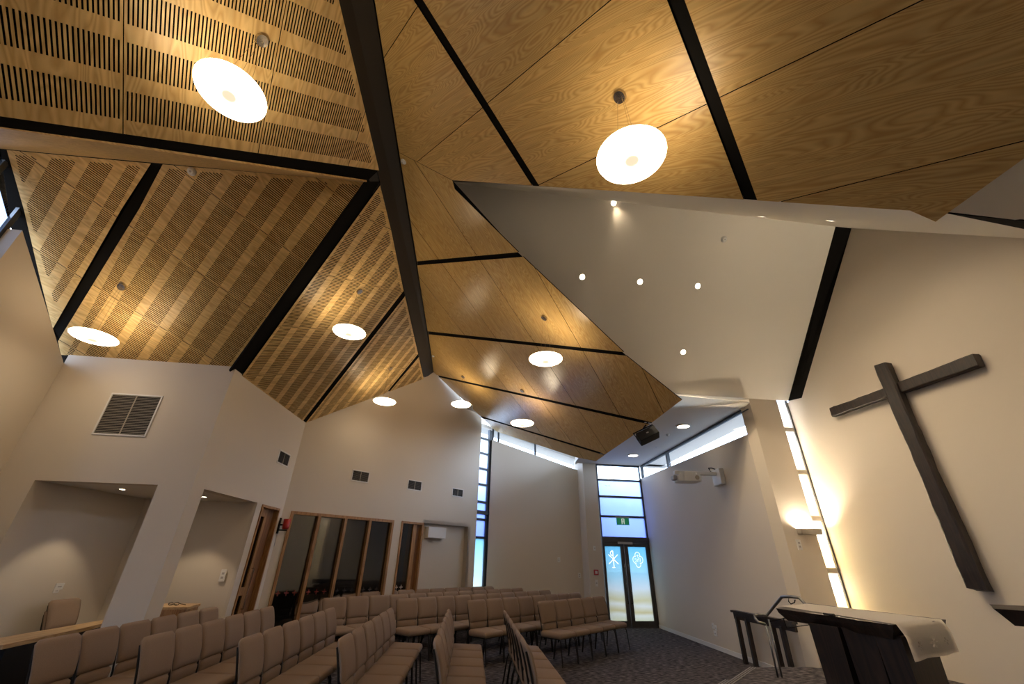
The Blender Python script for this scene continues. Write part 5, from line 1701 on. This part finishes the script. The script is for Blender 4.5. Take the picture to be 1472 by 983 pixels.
# ---- altar cloth
zc = ZA + 0.006
c0, c1, c2, c3 = onz(1123, 871, zc), onz(1288, 897.2, zc), onz(1353, 890, zc), onz(1160, 867.2, zc)
bm = bmesh.new()
NU, NV, ND = 16, 10, 8
grid = []
ed0, ed1 = onz(1306.5, 936, ZA - 0.20), onz(1371, 926, ZA - 0.17)
outw = (c1 - c0); outw.z = 0; outw.normalize()
for j in range(NV + 1):
    v = j / NV; row = []
    a = c0.lerp(c3, v); b = c1.lerp(c2, v)
    for i in range(NU + 1):
        p = a.lerp(b, i / NU); p.z = zc + 0.003 * noise.noise(p * 7)
        row.append(p)
    for i in range(1, ND + 1):
        t = i / ND
        p = b + outw * (0.045 * min(1, t * 3)) + Vector((0, 0, -0.21 * t + (0.012 if t < 0.1 else 0)))
        p += outw * 0.014 * sin(v * 11 + 1) * t
        p += (c2 - c1).normalized() * (0.03 * t * (v - 0.5))
        row.append(p)
    grid.append(row)
vg = [[bm.verts.new(p) for p in r] for r in grid]
for r0, r1 in zip(vg, vg[1:]):
    for k in range(len(r0) - 1): bm.faces.new((r0[k], r0[k + 1], r1[k + 1], r1[k]))
bmesh.ops.solidify(bm, geom=bm.faces[:], thickness=0.004); recalc(bm)
cl = mesh_obj('altar_cloth', bm, M['cloth'], None, smooth=True); tag(cl, 'white linen runner with embroidered end draped over the dark altar', 'altar cloth')
bm = bmesh.new()
hang = lambda v, t: (c1.lerp(c2, v) + outw * (0.052 + 0.014 * sin(v * 11 + 1) * t) + Vector((0, 0, -0.21 * t)) + (c2 - c1).normalized() * (0.03 * t * (v - 0.5)))
for cx, ct, R_ in ((0.22, 0.62, 0.05), (0.50, 0.58, 0.06), (0.78, 0.60, 0.05)):
    for k in range(6):
        a = k * pi / 3
        p = [hang(cx + cos(a + t_ * 0.5) * rr, ct + sin(a + t_ * 0.5) * rr * 2.6) for t_, rr in ((0, R_ * 0.35), (0.3, R_), (-0.3, R_), (0, R_ * 0.35))]
        tube(bm, p, 0.0022, 4)
mesh_obj('embroidery', bm, M['stitch'], cl)
# small microphone lying at the front edge
fp = onz(1184, 882.0, ZA + 0.014); fq = onz(1199, 884.5, ZA + 0.014)
bm = bmesh.new(); tube(bm, [(0, 0, 0), tuple((fq - fp) * 0.5), tuple(fq - fp)], [0.008, 0.009, 0.013], 8); recalc(bm)
o_ = mesh_obj('microphone', bm, M['black_plastic'], None, Matrix.Translation(fp)); tag(o_, 'small black microphone lying on the front edge of the altar', 'microphone')

# ---- dark timber slab table at the right edge
z1_ = 1.36
t0_ = onz(1428, 875, z1_); t1_ = onz(1472, 877.5, z1_)
dd = (t1_ - t0_); dd.z = 0; dd.normalize(); bk = Vector((-dd.y, dd.x, 0)); 
if bk.dot(t0_ - CAM) < 0: bk = -bk
e = empty('lectern_table', (t0_.x + dd.x * 0.5, t0_.y + dd.y * 0.5, PLZ), 0, 'dark timber slab top jutting in at the right edge', 'table')
off_ = Vector((t0_.x + dd.x * 0.5, t0_.y + dd.y * 0.5, PLZ))
bm = bmesh.new()
loop = [t0_, t0_ + dd * 1.0, t0_ + dd * 1.0 + bk * 0.5, t0_ + bk * 0.5 + dd * 0.06]
a_ = [bm.verts.new(p - off_) for p in loop]; c_ = sum(loop, Vector()) / 4
b_ = [bm.verts.new(p + (c_ - p) * 0.13 - Vector((0, 0, 0.085)) - off_) for p in loop]
for i in range(4): bm.faces.new((a_[i], a_[(i + 1) % 4], b_[(i + 1) % 4], b_[i]))
bm.faces.new(a_); bm.faces.new(b_[::-1]); recalc(bm)
bmesh.ops.subdivide_edges(bm, edges=bm.edges[:], cuts=3, use_grid_fill=True)
for v in bm.verts: v.co += noise.noise_vector(v.co * 5) * 0.008
mesh_obj('tabletop', bm, M['dark_wood'], e)
bm = bmesh.new(); cc = t0_ + dd * 0.55 + bk * 0.25 - off_
rbox(bm, cc.x - 0.18, cc.x + 0.18, cc.y - 0.12, cc.y + 0.12, 0, z1_ - PLZ - 0.07, 0.02); mesh_obj('pedestal', bm, M['dark_wood'], e)

# ---- ramp balustrade and steel handrail
bt0 = onz(1053, 876.5, 0.80); bt1 = bt0 + (onz(1121, 889.5, 0.80) - bt0) * 1.25
off_ = Vector((bt0.x, bt0.y, 0))
e = empty('balustrade', off_, 0, 'low dark timber balustrade against the right wall', 'balustrade')
dd = (bt1 - bt0).normalized(); sd_ = Vector((-dd.y, dd.x, 0))
bm = bmesh.new(); prism(bm, [p - off_ for p in (bt0 + sd_ * 0.05, bt1 + sd_ * 0.05, bt1 - sd_ * 0.05, bt0 - sd_ * 0.05)], Vector((0, 0, -0.035)))
recalc(bm); mesh_obj('top_rail', bm, M['dark_wood'], e)
bm = bmesh.new(); prism(bm, [p - off_ - Vector((0, 0, 0.035)) for p in (bt0 + dd * .03 + sd_ * 0.02, bt1 + sd_ * 0.02, bt1 - sd_ * 0.02, bt0 + dd * .03 - sd_ * 0.02)], Vector((0, 0, -0.10)))
recalc(bm); mesh_obj('under_rail', bm, M['dark_wood'], e)
for k, t in enumerate((0.06, 0.24, 0.66, 0.80)):
    p = bt0.lerp(bt1, t); bm = bmesh.new(); box(bm, p.x - off_.x - 0.03, p.x - off_.x + 0.03, p.y - off_.y - 0.035, p.y - off_.y + 0.035, 0, 0.70)
    mesh_obj('baluster', bm, M['dark_wood'], e)
hz = 1.18
e = empty('handrail', (onz(1105, 895, 0.9).x, onz(1105, 895, 0.9).y, 0), 0, 'bent stainless steel handrail rising behind the altar', 'handrail')
def at_y(x, y, Y):
    d = ray(x, y); return CAM + d * ((Y - 0) / d.y)
YY = 6.6
hp = [at_y(1100, 897, YY - .1), at_y(1090, 894, YY - .1), at_y(1086, 889, YY), at_y(1085, 884.5, YY), at_y(1089, 883.0, YY), at_y(1102, 884.5, YY), at_y(1113, 871, YY - .1), at_y(1124, 857.8, YY - .3), at_y(1138, 857.6, YY - .5), at_y(1149, 859.2, YY - .6), at_y(1157, 867.5, YY - .7), at_y(1168, 880, YY - .7)]
org = Vector(e.location)
bm = bmesh.new(); tube(bm, [p - org for p in hp], 0.018, 10); recalc(bm); mesh_obj('rail_tube', bm, M['rail_steel'], e, smooth=True)
for (x0, y0, x1, y1) in ((1101, 897, 1120, 975), (1105, 890, 1125, 975)):
    a_ = at_y(x0, y0, YY); b_ = Vector((a_.x, a_.y, PLZ if a_.y < 7 else 0.0))
    bm = bmesh.new(); tube(bm, [a_ - org, b_ - org], 0.012, 8); mesh_obj('post', bm, M['rail_steel'], e, smooth=True)
fr = [at_y(x, y, YY - 0.15) - org for (x, y) in ((1126, 888.5), (1160, 889.5), (1163, 898), (1131, 902.5), (1126, 888.5))]
bm = bmesh.new(); tube(bm, fr, 0.007, 6)
b9 = bmesh.new(); tube(b9, [at_y(x, y, YY - 0.4) - org for (x, y) in ((1134, 858), (1133.5, 864), (1137, 868), (1142, 866), (1143, 862))], 0.007, 6); mesh_obj('cable_loop', b9, M['black_plastic'], e)
tube(bm, [at_y(1126, 889, YY - 0.15) - org, at_y(1106, 893, YY) - org], 0.007, 6)
pn_ = mesh_obj('notice_frame', bm, M['black_plastic'], e)
bm = bmesh.new(); prism(bm, fr[:4], Vector((0, 0.004, 0))); recalc(bm); mesh_obj('notice_panel', bm, M['glass'], pn_)

# ---- timber counter at far left
ZC = 0.80
k0 = onz(38, 928.2, ZC); 
cpts = [Vector((-4.97, 4.62, ZC)), Vector((-4.60, 4.66, ZC)), Vector((-4.78, 5.62, ZC)), onz(168, 891.2, ZC), onz(150, 890.6, ZC)]
off_ = Vector((-4.85, 5.3, 0))
e = empty('counter', off_, 0, 'long pale timber topped counter beside the leftmost chairs', 'counter')
bm = bmesh.new(); prism(bm, [p - off_ for p in cpts], Vector((0, 0, -0.035))); recalc(bm); mesh_obj('worktop', bm, M['counter'], e)
cc = sum(cpts, Vector()) / 5
bm = bmesh.new(); prism(bm, [cc + (p - cc) * 0.93 - off_ - Vector((0, 0, 0.035)) for p in cpts], Vector((0, 0, -(ZC - 0.036)))); recalc(bm); mesh_obj('front_panel', bm, M['black_plastic'], e)

# ---- small timber cabinet in the narrow alcove with dark spectacles on it
ZL = 0.90
lp_ = [onz(238, 867, ZL), onz(297, 865, ZL), onz(299, 869.5, ZL), onz(232, 873.5, ZL)]
lp_ = [Vector((-5.10, 7.28, ZL)), Vector((-4.62, 7.36, ZL)), Vector((-4.48, 6.86, ZL)), Vector((-4.96, 6.76, ZL))]
off_ = Vector((-4.80, 7.05, 0))
e = empty('timber_cabinet', off_, 0, 'small pale timber cabinet standing in the narrow alcove', 'cabinet')
bm = bmesh.new(); prism(bm, [p - off_ for p in lp_], Vector((0, 0, -0.03))); recalc(bm); mesh_obj('cabinet_top', bm, M['counter'], e)
cc = sum(lp_, Vector()) / 4
bm = bmesh.new(); prism(bm, [cc + (p - cc) * 0.94 - off_ - Vector((0, 0, 0.03)) for p in lp_], Vector((0, 0, -(ZL - 0.031)))); recalc(bm); mesh_obj('cabinet_body', bm, M['timber'], e)
gp_ = onz(264, 868.2, ZL + 0.02)
e = empty('spectacles', (cc.x, cc.y - 0.05, ZL), radians(20), 'small dark folded spectacles on the timber cabinet top', 'glasses')
for sx in (-0.035, 0.035):
    bm = bmesh.new(); tube(bm, [(sx + 0.028 * cos(a), 0, 0.022 + 0.019 * sin(a)) for a in [k * pi / 6 for k in range(13)]], 0.004, 5, caps=False); mesh_obj('rim', bm, M['black_plastic'], e)
bm = bmesh.new(); tube(bm, [(-0.063, 0, 0.03), (-0.06, 0.02, 0.02), (0.05, 0.03, 0.005)], 0.004, 5); tube(bm, [(0.063, 0, 0.03), (0.075, 0.02, 0.02), (0.14, 0.05, 0.005)], 0.004, 5); tube(bm, [(-0.01, 0, 0.03), (0.01, 0, 0.03)], 0.003, 5); mesh_obj('temples', bm, M['black_plastic'], e)

# ================================================================== CHAIRS
CW = 0.468
def cushion(bm, x0, x1, y0, y1, z0, z1, r, seg=3):
    rbox(bm, x0, x1, y0, y1, z0, z1, r, seg)
# seat
bm = bmesh.new()
cushion(bm, -CW / 2 + 0.002, CW / 2 - 0.002, -0.20, 0.25, 0.372, 0.468, 0.038)
for v in bm.verts:
    if v.co.z > 0.44: v.co.z += 0.010 * (1 - (v.co.x / (CW / 2)) ** 2)
    if v.co.y > 0.18 and v.co.z > 0.42: v.co.z -= 0.012
def smooth_obj(o):
    for p in o.data.polygons: p.use_smooth = True
    return o
chair0 = empty('fabric_chair', (0, 0, 0), 0, 'x', 'chair')
smooth_obj(mesh_obj('seat', bm, M['fabric'], chair0))
def back_pad(z0, z1, w0, w1, t, zs=8, xs=8, r=0.04):
    """upholstered pad following the curved back: y(z)"""
    bm_ = bmesh.new()
    def yc(z): return -0.175 - 0.095 * max(0, (z - 0.47) / 0.42) ** 1.1 + 0.02 * sin(max(0, min(1, (z - 0.47) / 0.42)) * pi)
    F_, B_ = [], []
    for j in range(zs + 1):
        tz = j / zs; z = z0 + (z1 - z0) * tz
        wid = (w0 + (w1 - w0) * sin(min(1, tz * 1.35) * pi / 2)) / 2
        cz = min(tz, 1 - tz) * (z1 - z0)
        if tz > 0.5 and cz < r: wid -= (r - sqrt(max(0, r * r - (r - cz) ** 2))) * 1.0
        rf, rb = [], []
        for i in range(xs + 1):
            tx = -1 + 2 * i / xs
            e_ = min(1 - abs(tx), 0.25) / 0.25
            ez = min(1.0, cz / 0.03) if (z1 - z0) > 0.1 else min(1.0, cz / 0.015)
            puff = t / 2 * (0.30 + 0.70 * sqrt(max(0, 1 - (1 - e_) ** 2))) * (0.35 + 0.65 * sqrt(max(0, 1 - (1 - ez) ** 2)))
            x = tx * wid
            yoff = -0.012 * (1 - tx * tx)
            rf.append(bm_.verts.new((x, yc(z) + yoff + puff, z))); rb.append(bm_.verts.new((x, yc(z) + yoff - puff * 0.8, z)))
        F_.append(rf); B_.append(rb)
    for A_, flip in ((F_, False), (B_, True)):
        for r0, r1 in zip(A_, A_[1:]):
            for k in range(xs):
                q = (r0[k], r0[k + 1], r1[k + 1], r1[k]); bm_.faces.new(q[::-1] if not flip else q)
    for j in range(zs):
        bm_.faces.new((F_[j][0], B_[j][0], B_[j + 1][0], F_[j + 1][0])); bm_.faces.new((B_[j][xs], F_[j][xs], F_[j + 1][xs], B_[j + 1][xs]))
    for k in range(xs):
        bm_.faces.new((F_[zs][k], F_[zs][k + 1], B_[zs][k + 1], B_[zs][k])); bm_.faces.new((B_[0][k], B_[0][k + 1], F_[0][k + 1], F_[0][k]))
    recalc(bm_)
    return bm_
smooth_obj(mesh_obj('backrest', back_pad(0.565, 0.895, 0.425, 0.462, 0.058, 12, 10, 0.035), M['fabric'], chair0))
smooth_obj(mesh_obj('lumbar_pad', back_pad(0.455, 0.565, 0.385, 0.415, 0.050, 5, 8), M['fabric'], chair0))
bm = bmesh.new()
for sx in (-1, 1):
    tube(bm, [(sx * 0.195, -0.185, 0.37), (sx * 0.198, -0.195, 0.50), (sx * 0.205, -0.232, 0.68), (sx * 0.205, -0.275, 0.84)], 0.010, 6)
    tube(bm, [(sx * 0.205, -0.20, 0.375), (sx * 0.205, 0.20, 0.375)], 0.011, 6)
tube(bm, [(-0.205, -0.19, 0.375), (0.205, -0.19, 0.375)], 0.010, 6); tube(bm, [(-0.205, 0.19, 0.375), (0.205, 0.19, 0.375)], 0.010, 6)
mesh_obj('frame', bm, M['chair_metal'], chair0)
for sx in (-1, 1):
    bm = bmesh.new(); tube(bm, [(sx * 0.205, 0.20, 0.375), (sx * 0.212, 0.225, 0.33), (sx * 0.222, 0.262, 0.0)], 0.011, 6); mesh_obj('leg', bm, M['chair_metal'], chair0)
    bm = bmesh.new(); tube(bm, [(sx * 0.205, -0.19, 0.375), (sx * 0.212, -0.215, 0.30), (sx * 0.222, -0.27, 0.0)], 0.011, 6); mesh_obj('leg', bm, M['chair_metal'], chair0)
used = [False]
def place_chair(x, y, face_az, label, group, z=0.0):
    if not used[0]: o = chair0; used[0] = True
    else: o = copy_tree(chair0)
    o.location = (x, y, z); o.rotation_euler = (0, 0, -radians(face_az))
    o['label'] = label; o['category'] = 'chair'
    if group: o['group'] = group
    return o
ORD = ['first', 'second', 'third', 'fourth', 'fifth', 'sixth', 'seventh', 'eighth', 'ninth', 'tenth', 'eleventh', 'twelfth']
TB = 0.262     # distance from chair origin back to the top edge line
def row(key, p0, az, n, face, desc, group, end='near end', pitch=None):
    d = vdir(az); f = vdir(face); pitch = pitch or (CW + 0.006)
    for i in range(n):
        c = Vector((p0[0], p0[1], 0)) + d * pitch * (i + 0.5) + f * TB
        place_chair(c.x, c.y, face + random.uniform(-0.6, 0.6), 'taupe chair, %s from the %s of %s' % (ORD[i], end, desc), group)
GA = 'left block of taupe fabric chairs'; GB = 'far right block of taupe fabric chairs'
row('A', (-3.97, 4.28), -4.6, 6, 85.4, 'the leftmost row by the counter', GA)
row('B', (-3.25, 4.50), -5.0, 6, 85.0, 'the second row from the left', GA)
row('C', (-2.38, 4.50), -4.2, 6, 85.8, 'the third row from the left', GA)
row('D', (-1.52, 4.58), -4.4, 6, 85.6, 'the fourth row from the left', GA)
row('E', (-0.64, 4.58), -4.6, 6, 85.4, 'the end-on row left of the aisle', GA)
row('F', (0.20, 4.56), -4.6, 6, 85.4, 'the row showing its rear frames', GA)
def row2(pts, n, desc):
    a = Vector(pts[0]); b = Vector(pts[1]); L_ = (b - a).length; az = degrees_(atan2(b.x - a.x, b.y - a.y))
    row('', a, az, n, az + 90, desc, GB, 'left end', pitch=L_ / n)
def degrees_(v): return v * 180 / pi
row2(((0.56, 8.83), (2.12, 10.52)), 5, 'the front row near the glass doors')
row2(((-0.72, 8.80), (1.76, 11.52)), 8, 'the second row from the doors')
row2(((-2.02, 8.84), (1.10, 12.18)), 10, 'the third row from the doors')
row2(((-3.30, 8.68), (0.42, 12.80)), 12, 'the fourth row from the doors')
row2(((-4.10, 9.38), (-0.32, 13.42)), 12, 'the rearmost row under the timber screen')
place_chair(-5.66, 6.55, 88, 'lower of two stacked chairs against the left alcove wall', 'stacked chairs in the left alcove')
place_chair(-5.66, 6.55, 88, 'upper of two stacked chairs against the left alcove wall', 'stacked chairs in the left alcove', 0.10)
